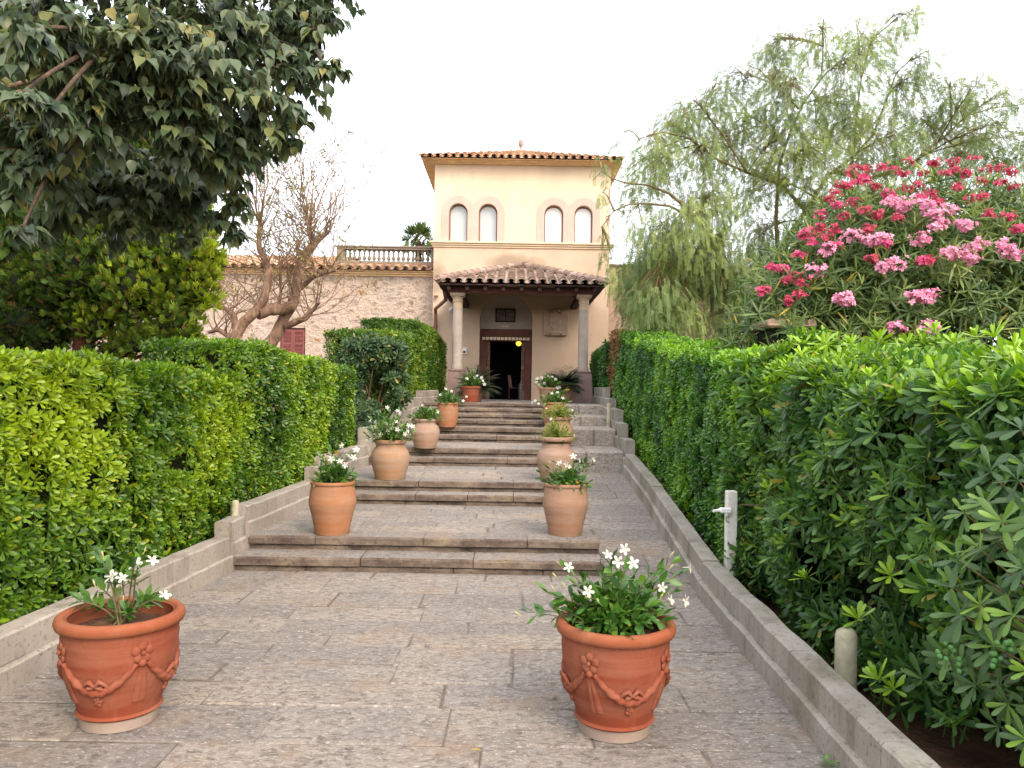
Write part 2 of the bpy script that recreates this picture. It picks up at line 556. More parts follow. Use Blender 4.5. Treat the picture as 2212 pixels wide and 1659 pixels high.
M['path'] = path_stone('worn_paving_stone', .90)
M['path_pale'] = path_stone('pale_block_stone', 1.12)
M['joint'] = flat_mat('paving_joint', (.14, .117, .096, 1), .95, .4, 20, .4, .05)
M['riser'] = riser_stone('lichen_step_stone')
M['kerb_l'] = concrete('warm_concrete', (.34, .295, .25, 1), .25)
M['kerb_r'] = concrete('grey_concrete', (.32, .292, .25, 1), .6)
M['soil'] = flat_mat('brown_soil', (.085, .048, .030, 1), .98, .5, 5, .9, .05, bd=.05)
M['potsoil'] = flat_mat('pot_soil', (.16, .085, .055, 1), .98, .5, 25, .9, .05, bd=.03)
M['stucco'] = stucco('cream_stucco', (.63, .50, .37, 1), (.46, .32, .22, 1), .5)
M['stucco_low'] = stucco('pink_cream_stucco', (.545, .40, .295, 1), (.42, .29, .19, 1), .6, .9, blot=[(-.15, 3.75, .95, .30), (-2.3, 3.3, .35, .5), (-2.55, 1.2, .5, .7)])
M['stucco_porch'] = stucco('porch_stucco', (.72, .54, .40, 1), (.50, .36, .25, 1), .35)
M['stucco_side'] = stucco('side_stucco', (.42, .29, .215, 1), (.38, .25, .18, 1), .6)
M['surround'] = stucco('pink_stone_trim', (.52, .375, .315, 1), (.62, .45, .36, 1), .3, 2)
M['cornice'] = flat_mat('ochre_cornice', (.80, .58, .34, 1), .85, .15, 3, .1, .15)
M['cornice_pale'] = flat_mat('pale_string_course', (.62, .48, .33, 1), .85, .12, 3, .1, .15)
M['tympanum'] = flat_mat('grey_blue_plaster', (.42, .36, .34, 1), .9, .1, 3, .1, .1)
M['rubble'] = rubble('rubble_stone')
M['tile'] = None
def tile_mat(name, a, b, c):
    n = NT(name)
    f = n.math('ADD', n.math('MULTIPLY', n.island(), .6), n.math('MULTIPLY', n.noise(2.5, 6, .65), .5))
    col = n.ramp(f, [(0.2, a), (0.5, b), (0.85, c)])
    col = n.mix(n.ramp(n.noise(14, 7, .75), [(0.53, 0), (0.68, .55)]), col, tuple(x * .42 for x in a[:3]) + (1,))
    col = n.mix(n.ramp(n.noise(22, 6, .8), [(0.60, 0), (0.68, .5)]), col, (.55, .46, .38, 1))
    return n.surf(col, .9, bump=n.noise(30, 6, .7), bstr=.5, bdist=.01, spec=.15)
M['tile'] = tile_mat('old_roof_tile', (.19, .128, .102, 1), (.285, .20, .16, 1), (.40, .30, .245, 1))
M['tile_orange'] = tile_mat('orange_roof_tile', (.27, .145, .088, 1), (.40, .235, .14, 1), (.50, .35, .24, 1))
M['wood_dark'] = flat_mat('dark_red_wood', (.12, .040, .030, 1), .6, .35, 6, .3, .3)
M['wood_black'] = flat_mat('dark_soffit_wood', (.035, .018, .015, 1), .8, .3, 6, .3, .2)
M['wood_carved'] = flat_mat('carved_wood', (.20, .105, .075, 1), .6, .3, 14, .5, .3)
M['wood_pale'] = flat_mat('pale_inlay', (.80, .66, .50, 1), .6, .25, 14, .3, .3)
M['shutter'] = flat_mat('red_brown_shutter', (.19, .062, .055, 1), .6, .2, 9, .2, .3)
M['column'] = flat_mat('grey_pink_stone', (.34, .285, .245, 1), .85, .14, 5, .3, .2)
M['column_cap'] = flat_mat('sandy_capital_stone', (.46, .345, .245, 1), .85, .12, 6, .25, .2)
M['pedestal'] = flat_mat('mauve_pedestal_stone', (.22, .155, .135, 1), .88, .2, 4, .4, .2)
M['baluster'] = flat_mat('weathered_baluster', (.22, .18, .14, 1), .9, .3, 7, .4, .15)
M['pipe'] = flat_mat('rusty_pipe', (.20, .10, .07, 1), .7, .35, 5, .2, .3)
M['pane'] = flat_mat('white_pane_glass', (.74, .72, .71, 1), .12, .03, 1.2, .0, .6)  # opaque glossy pane, one pale colour throughout
M['pane_grey'] = flat_mat('grey_pane_glass', (.40, .42, .435, 1), .10, .03, 1.2, .0, .6)  # the same opaque pane in grey
M['frame_brown'] = flat_mat('window_frame_brown', (.22, .12, .09, 1), .7, .2, 8, .1, .3)
M['room'] = flat_mat('room_shade', (.05, .04, .045, 1), .9, .2, 2, .1, .1)  # near-black colour stands in for the darkness of the windowless hall
M['white'] = flat_mat('white_plastic', (.74, .74, .72, 1), .4, .05, 6, .03, .4)
M['white_paint'] = flat_mat('chipped_white_paint', (.62, .60, .54, 1), .6, .25, 9, .3, .3)
M['wood_post'] = flat_mat('weathered_post_wood', (.36, .33, .23, 1), .85, .3, 9, .4, .2)
M['black'] = flat_mat('black_metal', (.02, .02, .02, 1), .5, .2, 8, .1, .4)
M['picture'] = flat_mat('dim_picture', (.13, .11, .11, 1), .7, .5, 9, .0, .3)
M['steel'] = flat_mat('grey_steel', (.30, .30, .31, 1), .4, .2, 6, .1, .5, .6)
M['relief'] = flat_mat('relief_plaster', (.48, .35, .265, 1), .92, .2, 6, .4, .1)
M['cap_stone'] = flat_mat('brown_cap_stone', (.24, .17, .12, 1), .9, .3, 7, .4, .15)
M['clay_red'] = clay('red_terracotta', (.20, .042, .018, 1), (.30, .125, .075, 1), .5)
M['clay_rim'] = clay('orange_terracotta_rim', (.25, .068, .027, 1), (.32, .15, .09, 1), .45)
M['clay_base'] = clay('limed_terracotta_base', (.27, .195, .155, 1), (.36, .30, .25, 1), .6)
M['clay_a'] = clay('orange_jar_clay', (.31, .128, .056, 1), (.36, .215, .14, 1), .6)
M['clay_b'] = clay('pinkish_jar_clay', (.295, .155, .092, 1), (.36, .25, .18, 1), .65)
M['clay_c'] = clay('buff_jar_clay', (.31, .17, .084, 1), (.35, .25, .19, 1), .75)
M['clay_d'] = clay('limed_jar_clay', (.295, .17, .11, 1), (.36, .27, .215, 1), .8)
n_ = NT('lamp_glow'); e_ = n_.n('ShaderNodeEmission'); e_.inputs[0].default_value = (1, .62, .03, 1); e_.inputs[1].default_value = 1.6
n_.l(e_.outputs[0], n_.out.inputs['Surface']); M['glow'] = n_.m

# ------------------------------------------------------------------ levels
def lerp_table(tab, x):
    if x <= tab[0][0]: return tab[0][1]
    for (a, va), (b, vb) in zip(tab, tab[1:]):
        if x <= b: return va + (vb - va) * (x - a) / (b - a)
    return tab[-1][1]

XL = lambda d: lerp_table([(-6, -3.2), (1, -2.93), (4, -2.73), (7, -2.55), (11.6, -2.28), (16, -1.78), (17.4, -1.62), (30, -1.62)], d)
XR = lambda d: lerp_table([(-6, 1.30), (3.4, 1.505), (6.5, 1.60), (9.5, 1.70), (12, 1.72), (17, 1.88), (30, 1.9)], d)
GH = lambda d: lerp_table([(-60, -.05), (6.3, -.05), (9.5, .32), (12, .75), (15.6, 1.40), (90, 1.44)], d)
STEP = [(7.0, .128), (7.34, .256), (9.5, .385), (9.84, .512), (11.9, .640), (12.2, .768), (13.75, .89), (14.05, 1.02),
        (14.6, 1.14), (14.95, 1.245), (15.3, 1.35), (15.65, 1.452)]
XS = lambda d: lerp_table([(7, .86), (9.5, .86), (15.7, .78)], d)   # right end of the steps

# ground: one sheet to the horizon, sunk a little under the path
def make_ground():
    xs = sorted(set(list(np.linspace(-400, -12, 10)) + list(np.linspace(-12, 12, 61)) + list(np.linspace(12, 400, 10))))
    ys = sorted(set(list(np.linspace(-300, -6, 8)) + list(np.linspace(-6, 32, 77)) + list(np.linspace(32, 600, 12))))
    v = []; f = []
    for y in ys:
        for x in xs:
            z = GH(y)
            inside = XL(y) - .05 < x < XR(y) + .05 and y < 30
            if inside: z -= .45
            elif abs(x) < 12 and -6 < y < 32: z += .035 * nz((x, y, 0), 2.5)
            v.append((x, y, z))
    n = len(xs)
    for j in range(len(ys) - 1):
        for i in range(n - 1):
            f.append((j * n + i, j * n + i + 1, (j + 1) * n + i + 1, (j + 1) * n + i))
    o = MB().add(v, f).build('ground', M['soil'], smooth=180)
    tag(o, kind='structure')
make_ground()

# paving: real slabs, laid in courses
def slab_courses(mb, d0, d1, xl, xr, hfun, rows, seed, lens=(.45, 1.25), thick=.07, gap=.007):
    r = random.Random(seed)
    cuts = [d0]
    while cuts[-1] < d1 - .12:
        cuts.append(min(d1, cuts[-1] + r.uniform(*rows)))
    if d1 - cuts[-2] < .16 and len(cuts) > 2: cuts.pop(-2)
    cuts[-1] = d1
    for a, b in zip(cuts, cuts[1:]):
        x0 = xl((a + b) / 2); x1 = xr((a + b) / 2)
        xs = [x0]
        while xs[-1] < x1 - .05:
            xs.append(min(x1, xs[-1] + r.uniform(*lens)))
        if len(xs) > 2 and xs[-1] - xs[-2] < .25: xs.pop(-2)
        for p, q in zip(xs, xs[1:]):
            dz = r.uniform(-.004, .004); w = r.uniform(-.006, .006)
            n0 = len(mb.v)
            mb.box(p + gap / 2, q - gap / 2, a + gap * .8, b - gap * .8, -thick, 0, b=r.uniform(.004, .010))
            jt = {(sx_, sy_): (r.uniform(-.010, .010), r.uniform(-.007, .007)) for sx_ in (0, 1) for sy_ in (0, 1)}
            for i in range(n0, len(mb.v)):
                x, y, z = mb.v[i]
                jx, jy = jt[(int(x > (p + q) / 2), int(y > (a + b) / 2))]
                x += jx; y += jy
                mb.v[i] = (x, y + w * math.sin(x * 2.1) + .006 * nz((x * 3, y * 3, seed)), z + hfun(y) + dz + .004 * nz((x, y, 3.1), 2))


pm = MB()
lvl = [0.0] + [h for _, h in STEP]
flat = lambda h: (lambda y: h)
ramp = lambda y: max(0, (y - 6.3) * .0905) if y < 11.6 else .48
slab_courses(pm, -4.0, 6.3, XL, XR, flat(0), (.26, .44), 1, (.5, 1.5))
slab_courses(pm, 6.3, 7.02, XL, lambda d: .86, flat(0), (.26, .44), 2)
slab_courses(pm, 6.3, 11.62, lambda d: .868, XR, ramp, (.30, .55), 3, (.35, .9))
for i, (d0, d1, h, sd) in enumerate([(7.64, 9.52, .256, 4), (10.14, 11.92, .512, 5), (12.5, 13.77, .768, 6)]):
    slab_courses(pm, d0, d1, XL, XS, flat(h), (.28, .46), sd)
slab_courses(pm, 15.95, 20.95, lambda d: max(XL(d), -1.75), XR, flat(1.452), (.5, .8), 8, (.6, 1.3))
path = pm.build('path', M['path'], smooth=30)
tag(path, kind='structure')
jm = MB()
def strip(mb, d0, d1, xl, xr, h0, h1, bottom=-.5):
    v = [(xl(d0), d0, h0), (xr(d0), d0, h0), (xr(d1), d1, h1), (xl(d1), d1, h1)]
    v += [(p[0], p[1], bottom) for p in v]
    mb.add(v, [(0, 1, 2, 3), (0, 4, 5, 1), (1, 5, 6, 2), (2, 6, 7, 3), (3, 7, 4, 0)])
g = .007
strip(jm, -4, 6.35, lambda d: XL(d), XR, -g, -g)
strip(jm, 6.35, 7.1, XL, lambda d: .86, -g, -g)
strip(jm, 6.3, 11.65, lambda d: .868, XR, -g, .48 - g)
strip(jm, 7.38, 9.6, XL, XS, .256 - g, .256 - g)
strip(jm, 9.9, 12.0, XL, XS, .512 - g, .512 - g)
strip(jm, 12.25, 13.8, XL, XS, .768 - g, .768 - g)
strip(jm, 15.7, 21.2, lambda d: XL(d), XR, 1.452 - g, 1.452 - g)
jo = jm.build('pavement', M['joint'])
tag(jo, kind='structure')

# flights of steps: every step two courses of worn blocks
def worn_step(mb, d, depth, x0, x1, z0, z1, seed):
    r = random.Random(seed)
    zc = z0 + (z1 - z0) * .38
    for (za, zb, setback, lens) in ((zc + .004, z1, 0.0, (.55, 1.25)), (z0 - .03, zc - .002, .022, (.35, 1.4))):
        xs = [x0]
        while xs[-1] < x1 - .01: xs.append(min(x1, xs[-1] + r.uniform(*lens)))
        if len(xs) > 2 and xs[-1] - xs[-2] < .2: xs.pop(-2)
        for p, q in zip(xs, xs[1:]):
            sb = setback + r.uniform(-.010, .010); k = max(2, int((q - p) / .09)); bv = r.uniform(.012, .022)
            t = r.random()
            # cross-section swept along x with a wobbly front edge
            v = []; f = []
            for i in range(k + 1):
                x = p + .004 + (q - p - .008) * i / k
                e = .010 * nz((x * 4, seed * 3.3, za * 9)) + .006 * nz((x * 13, seed, 1)); zz = .006 * nz((x * 3, seed, 7.7))
                yf = d + sb + e
                end = .008 if i in (0, k) else 0
                v += [(x, yf + end, za), (x, yf + end, zb - bv + zz), (x, yf + bv + end, zb + zz - (.004 if end else 0)), (x, d + depth, zb + zz), (x, d + depth, za)]
            for i in range(k):
                a, b = i * 5, (i + 1) * 5
                for j in range(4): f.append((a + j, b + j, b + j + 1, a + j + 1))
            f.append((4, 3, 2, 1, 0)[::-1]); f.append(tuple(k * 5 + j for j in (4, 3, 2, 1, 0)))
            n0 = len(mb.f)
            mb.add(v, f, 0, t)
            for fi in range(n0, len(mb.f)):
                loc = (fi - n0) % 4
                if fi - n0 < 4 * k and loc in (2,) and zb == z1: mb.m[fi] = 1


flights = [
    (0, 2, 'lowest flight of two worn stone steps, just beyond the two garlanded pots'),
    (2, 4, 'second flight of two stone steps up, starting behind the two tall barrel pots'),
    (4, 6, 'third flight of two stone steps up, beside the round-bellied buff jar'),
    (6, 8, 'fourth flight of two stone steps, beside the limed pinkish jar'),
    (8, 12, 'topmost flight of four shallow stone steps below the door landing'),
]
dep = [.36, .32, .36, .32, .32, .32, .32, .57, .37, .37, .37, .32]
for a, b, lab in flights:
    t = thing('stone_steps', lab, 'steps', ((XL(STEP[a][0]) + .86) / 2, STEP[a][0], lvl[a]), 'flights of stone steps')
    for i in range(a, b):
        d, h = STEP[i]
        mb = MB()
        worn_step(mb, d, dep[i], XL(d) + .005, XS(d), lvl[i], h, 20 + i)
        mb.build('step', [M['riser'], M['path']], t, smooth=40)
# tall block steps beside the upper flights, at the top of the side ramp
t = thing('block_steps', 'tall rough stone block steps topping the side ramp, right of the upper jars', 'steps', (1.3, 11.6, .48))
bs = [(11.6, .78, .48, .80), (12.75, 1.09, .76, 1.085), (13.75, 1.2, 1.05, 1.27), (14.9, 1.1, 1.25, 1.452)]
for i, (d, dp, z0, z1) in enumerate(bs):
    mb = MB()
    d1 = (bs[i + 1][0] if i < 3 else 15.97)
    x0, x1 = XS(d) + .006, XR(d)
    xm = x0 + (x1 - x0) * (.35, .6, .45, .5)[i]
    for p, q in ((x0, xm), (xm, x1)):
        n0 = len(mb.v)
        mb.box(p + .003, q - .003, d, d1 + (.01 if i == 3 else .03), z0 - .1, z1, b=.025)
        for k in range(n0, len(mb.v)):
            x, y, z = mb.v[k]; mb.v[k] = (x, y + .02 * nz((x * 2, z * 3, i)), z + .012 * nz((x * 2, y * 2, i)))
    mb.build('step', M['path_pale'], t, smooth=40)

# ------------------------------------------------------------------ kerb walls
def kerb(name, label, edge, side, segs, th, mat, foot, seed):
    t = thing(name, label, 'low wall', (edge(6) + side * th / 2, 6, 0))
    top = MB(); ft = MB()
    r = random.Random(seed)
    for d0, d1, z0a, z0b, z1a, z1b in segs:
        # body in blocks about 1 m long
        nb = max(1, round((d1 - d0) / 1.05))
        for i in range(nb):
            a = d0 + (d1 - d0) * i / nb; b = d0 + (d1 - d0) * (i + 1) / nb
            za, zb = z1a + (z1b - z1a) * i / nb, z1a + (z1b - z1a) * (i + 1) / nb
            fa, fb = z0a + (z0b - z0a) * i / nb, z0a + (z0b - z0a) * (i + 1) / nb
            K = 9
            for mbx, off, lo, hi in ((top, 0.0, 0.46, 1.0), (ft, -.035, -.9, 0.455)):
                v = []; f = []
                for k in range(K + 1):
                    y = a + .003 + (b - a - .006) * k / K; u = k / K
                    zt = za + (zb - za) * u; zf = fa + (fb - fa) * u
                    xi = edge(y) + side * (off + .010 * nz((y * 3, seed, off * 50)) + .006 * nz((y * 11, seed, 3)))
                    xo = edge(y) + side * (th + .006 * nz((y * 3, seed + 5, off * 9)))
                    L = zf + (zt - zf) * lo if lo > 0 else zf - .5
                    H = zf + (zt - zf) * hi + .010 * nz((y * 2.5, seed, 2)) + .006 * nz((y * 12, seed, 6))
                    bv = .012 + .010 * max(0, nz((y * 9, seed, 11))) 
                    v += [(xi, y, L), (xi, y, H - bv), (xi + side * bv, y, H), (xo - side * bv, y, H), (xo, y, H - bv), (xo, y, L)]
                for k in range(K):
                    p, q = k * 6, (k + 1) * 6
                    for j in range(5):
                        qd = (p + j, q + j, q + j + 1, p + j + 1)
                        f.append(qd if side < 0 else qd[::-1])
                e0 = tuple(range(6)); e1 = tuple(K * 6 + j for j in range(6))
                f.append(e0 if side > 0 else e0[::-1]); f.append(e1[::-1] if side > 0 else e1)
                mbx.add(v, f, 0, r.random())
    top.build('coping', mat, t, smooth=35)
    ft.build('footing', mat if not foot else foot, t, smooth=35)
    return t

kerb('kerb_wall', 'pale concrete kerb wall stepping up beside the left hedge', XL, -1,
     [(-3.5, 7.02, 0, 0, .30, .305), (7.02, 7.36, .1, .1, .44, .44), (7.36, 9.5, .256, .256, .53, .54), (9.5, 9.85, .38, .38, .70, .70),
      (9.85, 11.95, .512, .512, .80, .82), (11.95, 13.8, .768, .768, 1.08, 1.10), (13.8, 14.7, 1.0, 1.0, 1.32, 1.32), (14.7, 15.7, 1.15, 1.3, 1.55, 1.55), (15.7, 17.2, 1.45, 1.45, 1.68, 1.70)],
     .15, M['kerb_l'], None, 3)
kerb('kerb_wall', 'mossy grey concrete kerb wall running along the right shrubs and up the ramp', XR, 1,
     [(-3.5, 6.35, 0, 0, .275, .285), (6.35, 9.2, .0, .27, .30, .56), (9.2, 11.5, .27, .48, .57, .78), (11.5, 12.3, .48, .7, .98, .98),
      (12.3, 13.0, .8, .8, 1.20, 1.20), (13.0, 14.2, 1.08, 1.1, 1.40, 1.42), (14.2, 15.4, 1.25, 1.3, 1.58, 1.60), (15.4, 17.6, 1.45, 1.45, 1.80, 1.82)],
     .14, M['kerb_r'], None, 4)
# ------------------------------------------------------------------ tower house
ZF = 21.0
X0 = at(935.5, 600, ZF)[0]; X1 = at(1315.5, 600, ZF)[0]
XM = (X0 + X1) / 2
BACK = 28.0
zz = lambda px, py, d=ZF: at(px, py, d)[2]
xx = lambda px, py, d=ZF: at(px, py, d)[0]
LAND = 1.455


def arch(cx, r, z0, zs, n=14):
    """outline of a round-headed opening: bottom z0, springing zs, counter-clockwise"""
    p = [(cx - r, z0), (cx + r, z0)]
    for i in range(n + 1):
        a = PI * i / n
        p.append((cx + r * math.cos(a), zs + r * math.sin(a)))
    return p


def tile_face(mb, P0, P1, foot, A, pitch=.235, row=.36, rad=.088, base=True, seed=0):
    """barrel tiles on a triangular roof face: eave P0-P1, apex A above the eave parameter foot (0..1)"""
    P0, P1, A = Vector(P0), Vector(P1), Vector(A)
    r = random.Random(seed)
    W = (P1 - P0).length; u = (P1 - P0).normalized()
    Q = P0 + u * (foot * W); v = (A - Q); L = v.length; v.normalize(); n = u.cross(v).normalized()
    if n.z < 0: n = -n
    nc = max(3, round(W / pitch)); pw = W / nc
    for c in range(nc + 1):
        for kind in (0, 1):
            s = (c + (.5 if kind else 0)) * pw
            if kind and c == nc: continue
            t = s / W
            k = (t / foot if foot > 0 and t <= foot else ((1 - t) / (1 - foot) if foot < 1 else t / max(foot, 1e-6)))
            if foot >= 1: k = t
            if foot <= 0: k = 1 - t
            ln = L * max(0.0, k) + .05
            if ln < .08: ln = .12
            nr = max(1, math.ceil(ln / row)); off = r.uniform(-.015, .015)
            for j in range(nr):
                a = j * row + (off if j else -.03 + off * .5); b = min(ln, (j + 1) * row + .05)
                if b - a < .03: continue
                R0 = rad * (1.06 if kind == 0 else .9); R1 = rad * (.88 if kind == 0 else 1.0)
                l0 = .022 if kind == 0 else .0; l1 = .004 if kind == 0 else .012
                vs = []; fs = []; K = 7
                jx = r.uniform(-.006, .006)
                for (q, R, li) in ((a, R0, l0), (b, R1, l1)):
                    for layer in (0, 1):
                        RR = R - layer * .016
                        for i in range(K + 1):
                            an = PI * i / K
                            if kind == 0: off2 = u * (RR * math.cos(an) + jx) + n * (RR * .78 * math.sin(an) + li + .012)
                            else: off2 = u * (RR * math.cos(an)) + n * (-RR * .5 * math.sin(an) + li + .035)
                            vs.append(P0 + u * s + v * q + off2)
                m_ = K + 1
                for i in range(K):
                    fs.append((i, i + 1, 2 * m_ + i + 1, 2 * m_ + i))
                    fs.append((m_ + i, m_ + i + 1, i + 1, i))
                    fs.append((3 * m_ + i, 3 * m_ + i + 1, m_ + i + 1, m_ + i))
                mb.add(vs, fs, 0, r.random())
    return mb


house = thing('tower_house', 'cream stucco tower house with four arched windows, tiled porch and open dark doorway', 'house', (XM, ZF, LAND))
zband0, zband1 = zz(1126, 536.5), zz(1126, 524)
ztop = zz(1126, 350)
wins = [(969, 1009.6, 439, 521), (1033.6, 1074, 440, 521.5), (1175.3, 1216.5, 442.5, 524), (1240.4, 1280, 444, 525)]
W = []
for a, b, t_, b_ in wins:
    cx = xx((a + b) / 2, 480); r = (b - a) / 2 * ZF / F
    W.append((cx, r, zband1 + .004, zz((a + b) / 2, t_) - r))
mb = MB()
mb.prism_xz([(X0, zband0 + .05), (X1, zband0 + .05), (X1, ztop), (X0, ztop)], [arch(*w) for w in W], ZF, ZF + .22)
mb.box(X0, X0 + .3, ZF + .23, BACK, zband0 + .05, ztop).box(X1 - .3, X1, ZF + .23, BACK, zband0 + .05, ztop).box(X0 + .31, X1 - .31, BACK - .3, BACK, zband0 + .05, ztop)
mb.build('upper_wall', M['stucco'], house)
dcx = xx(1093, 690); dr = 57 * ZF / F; dzs = zz(1093, 691)
mb = MB()
hole = arch(dcx, dr, LAND + .004, dzs)
out = [(X0, LAND - .2), (dcx - dr, LAND - .2)] + [(dcx - dr, LAND)] + [hole[0]]
mb.prism_xz([(X0, LAND - .2), (X1, LAND - .2), (X1, zband0 + .05), (X0, zband0 + .05)], [hole], ZF, ZF + .38)
mb.box(X0, X0 + .3, ZF + .385, BACK, LAND - .2, zband0 + .05).box(X1 - .3, X1, ZF + .385, BACK, LAND - .2, zband0 + .05).box(X0 + .31, X1 - .31, BACK - .3, BACK, LAND - .2, zband0 + .05)
mb.build('lower_wall', M['stucco_low'], house)
# entrance hall behind the door, its darkness put into the wall colour
mb = MB()
hx0, hx1 = X0 + .9, X1 - .9
mb.box(hx0, hx1, ZF + .6, BACK - 1, LAND - .08, LAND - .01).box(hx0, hx0 + .05, ZF + .6, BACK - 1, LAND, 4.2).box(hx1 - .05, hx1, ZF + .6, BACK - 1, LAND, 4.2)
mb.box(hx0, hx1, BACK - 1, BACK - .95, LAND, 4.2).box(hx0, hx1, ZF + .6, BACK - 1, 4.2, 4.25)
mb.box(hx0, dcx - dr + .05, ZF + .56, ZF + .6, LAND, 4.2).box(dcx + dr - .05, hx1, ZF + .56, ZF + .6, LAND, 4.2)
mb.build('hall_interior', M['room'], house)
# windows
for i, (cx, r, z0, zs) in enumerate(W):
    sw = 16 * ZF / F
    w_ = MB()
    o = arch(cx, r + sw, z0 - .002, zs, 20); inn = arch(cx, r, z0 - .002, zs, 20)
    band = [o[1]] + o[2:] + [o[0]]                       # outer from right foot over the top to left foot
    innr = [inn[0]] + inn[2:][::-1] + [inn[1]]
    innr = [inn[0]] + inn[2:][::-1][0:] + [inn[1]]
    n_ = len(o[2:])
    v = []; f = []
    oo = [o[1]] + o[2:] + [o[0]]; ii = [inn[1]] + inn[2:] + [inn[0]]
    k = len(oo)
    pr = .016 + .004 * (i % 2)
    for y in (ZF - pr, ZF + .02):
        v += [(p[0], y, p[1]) for p in oo] + [(p[0], y, p[1]) for p in ii]
    for j in range(k - 1):
        f.append((j, j + 1, k + j + 1, k + j))
        f.append((j, 2 * k + j, 2 * k + j + 1, j + 1))
        f.append((k + j, k + j + 1, 3 * k + j + 1, 3 * k + j))
    w_.add(v, f)
    win = w_.build('arched_window', M['surround'], house)
    fr = MB()
    io = arch(cx, r - .003, z0, zs, 20); ij = arch(cx, r - .035, z0 + .035, zs, 20)
    fr.prism_xz(io, [ij], ZF + .15, ZF + .19)
    fr.build('frame', M['frame_brown'], win)
    pn = MB(); pn.prism_xz(arch(cx, r - .03, z0 + .03, zs, 20), [], ZF + .172, ZF + .185)
    pn.build('pane', M['pane_grey'] if i < 2 else M['pane'], win)
# string course, cornice
mb = MB()
h3 = (zband1 - zband0) / 3
for a, z0, z1 in ((.035, zband0, zband0 + h3), (.07, zband0 + h3, zband0 + 2 * h3), (.11, zband0 + 2 * h3, zband1)):
    mb.box(X0 - a, X1 + a, ZF - a, ZF + .1, z0, z1 - .002, b=.008)
    mb.box(X0 - a, X0 + .05, ZF + .102, BACK, z0, z1 - .002); mb.box(X1 - .05, X1 + a, ZF + .102, BACK, z0, z1 - .002)
mb.build('string_course', M['cornice_pale'], house, smooth=30)
ze = zz(1126, 341.5, 20.62)
zc = zz(1126, 357)
mb = MB()
for i, (a, k0, k1) in enumerate(((.14, 0, .33), (.21, .345, .66), (.29, .675, 1.0))):
    mb.box(X0 - a, X1 + a, ZF - a, BACK + a, zc + (ze - .034 - zc) * k0, zc + (ze - .034 - zc) * k1, b=.012)
mb.build('cornice', M['cornice'], house, smooth=30)
# roof of the tower
ex0, ex1 = xx(911, 333, 20.6), xx(1343, 337, 20.6)
ey0, ey1 = 20.6, BACK + .4
ax = (at(1126, 328, 24.4)[0], 24.4, at(1126, 329.5, 24.4)[2])
mb = MB()
c = [(ex0, ey0, ze), (ex1, ey0, ze), (ex1, ey1, ze), (ex0, ey1, ze)]
tile_face(mb, c[0], c[1], (ax[0] - ex0) / (ex1 - ex0), ax, pitch=.215, row=.42, rad=.078, seed=1)
tile_face(mb, c[1], c[2], (ax[1] - ey0) / (ey1 - ey0), ax, pitch=.215, row=.42, rad=.078, seed=2)
tile_face(mb, c[3], c[0], 1 - (ax[1] - ey0) / (ey1 - ey0), ax, pitch=.215, row=.42, rad=.078, seed=3)
mb.add([(p[0], p[1], p[2] - .03) for p in c] + [(ax[0], ax[1], ax[2] - .04)], [(0, 1, 4), (1, 2, 4), (2, 3, 4), (3, 0, 4), (3, 2, 1, 0)], 1)
roof = mb.build('tower_roof', [M['tile_orange'], M['cornice']], house, smooth=50)
fz = ax[2] + .01
fs = (.33 / .33)
mb = MB(); mb.lathe([(.17, -.03), (.15, .04), (.09, .07), (.04, .09), (.025, .13), (.035, .15), (.066, .19), (.082, .25), (.082, .31), (.066, .37), (.035, .41), (.005, .42)], (ax[0] - .02, ax[1], fz), 20)
mb.build('roof_finial', M['tile'], roof, smooth=60)

# porch
DC = 17.9; DE = 17.4
pe = at(1126, 611, DE)[2]
px0, px1 = at(945, 605, DE)[0], at(1309, 611, DE)[0]
pa = (at(1127, 574, ZF)[0], ZF - .012, at(1127, 577, ZF)[2])
mb = MB()
tile_face(mb, (px0, DE, pe), (px1, DE, pe), (pa[0] - px0) / (px1 - px0), pa, pitch=.232, row=.33, seed=5)
tile_face(mb, (px1, DE, pe), (px1, ZF - .02, pe), 1.0, (pa[0], ZF - .02, pa[2]), pitch=.232, row=.33, seed=6)
tile_face(mb, (px0, ZF - .02, pe), (px0, DE, pe), 0.0, (pa[0], ZF - .02, pa[2]), pitch=.232, row=.33, seed=7)
# hip caps
for sx in (px0, px1):
    P = Vector((sx, DE, pe + .05)); Q = Vector((pa[0], ZF - .03, pa[2] + .07)); nseg = 14
    for i in range(nseg):
        a = P.lerp(Q, i / nseg); b = P.lerp(Q, (i + 1.12) / nseg if i < nseg - 1 else 1)
        mb.tube([a + Vector((0, 0, .012)), b], [.092, .075], k=10, tint=random.random())
proof = mb.build('porch_roof', M['tile'], house, smooth=50)
mb = MB()   # wooden deck under the tiles, sloping with them
sk = .035
d0 = [(px0 + .02, DE + .02, pe - sk), (px1 - .02, DE + .02, pe - sk), (px1 - .02, ZF - .03, pe - sk), (px0 + .02, ZF - .03, pe - sk), (pa[0], ZF - .03, pa[2] - sk - .02)]
mb.add(d0, [(1, 0, 4), (2, 1, 4), (0, 3, 4)])
mb.add([(p[0], p[1], p[2] - .03) for p in d0], [(0, 1, 4), (1, 2, 4), (3, 0, 4)])
mb.add([d0[0], d0[1], (d0[1][0], d0[1][1], d0[1][2] - .03), (d0[0][0], d0[0][1], d0[0][2] - .03)], [(0, 1, 2, 3)])
mb.build('porch_deck', M['wood_black'], house)
zbm0, zbm1 = at(1126, 636, DC)[2], at(1126, 622, DC)[2]
cl, cr = at(989, 640, DC)[0], at(1261, 640, DC)[0]
mb = MB()
mb.box(cl - .22, cr + .22, DC - .10, DC + .10, zbm0, zbm1, b=.01)
mb.build('porch_beam', M['wood_dark'], house, smooth=30)
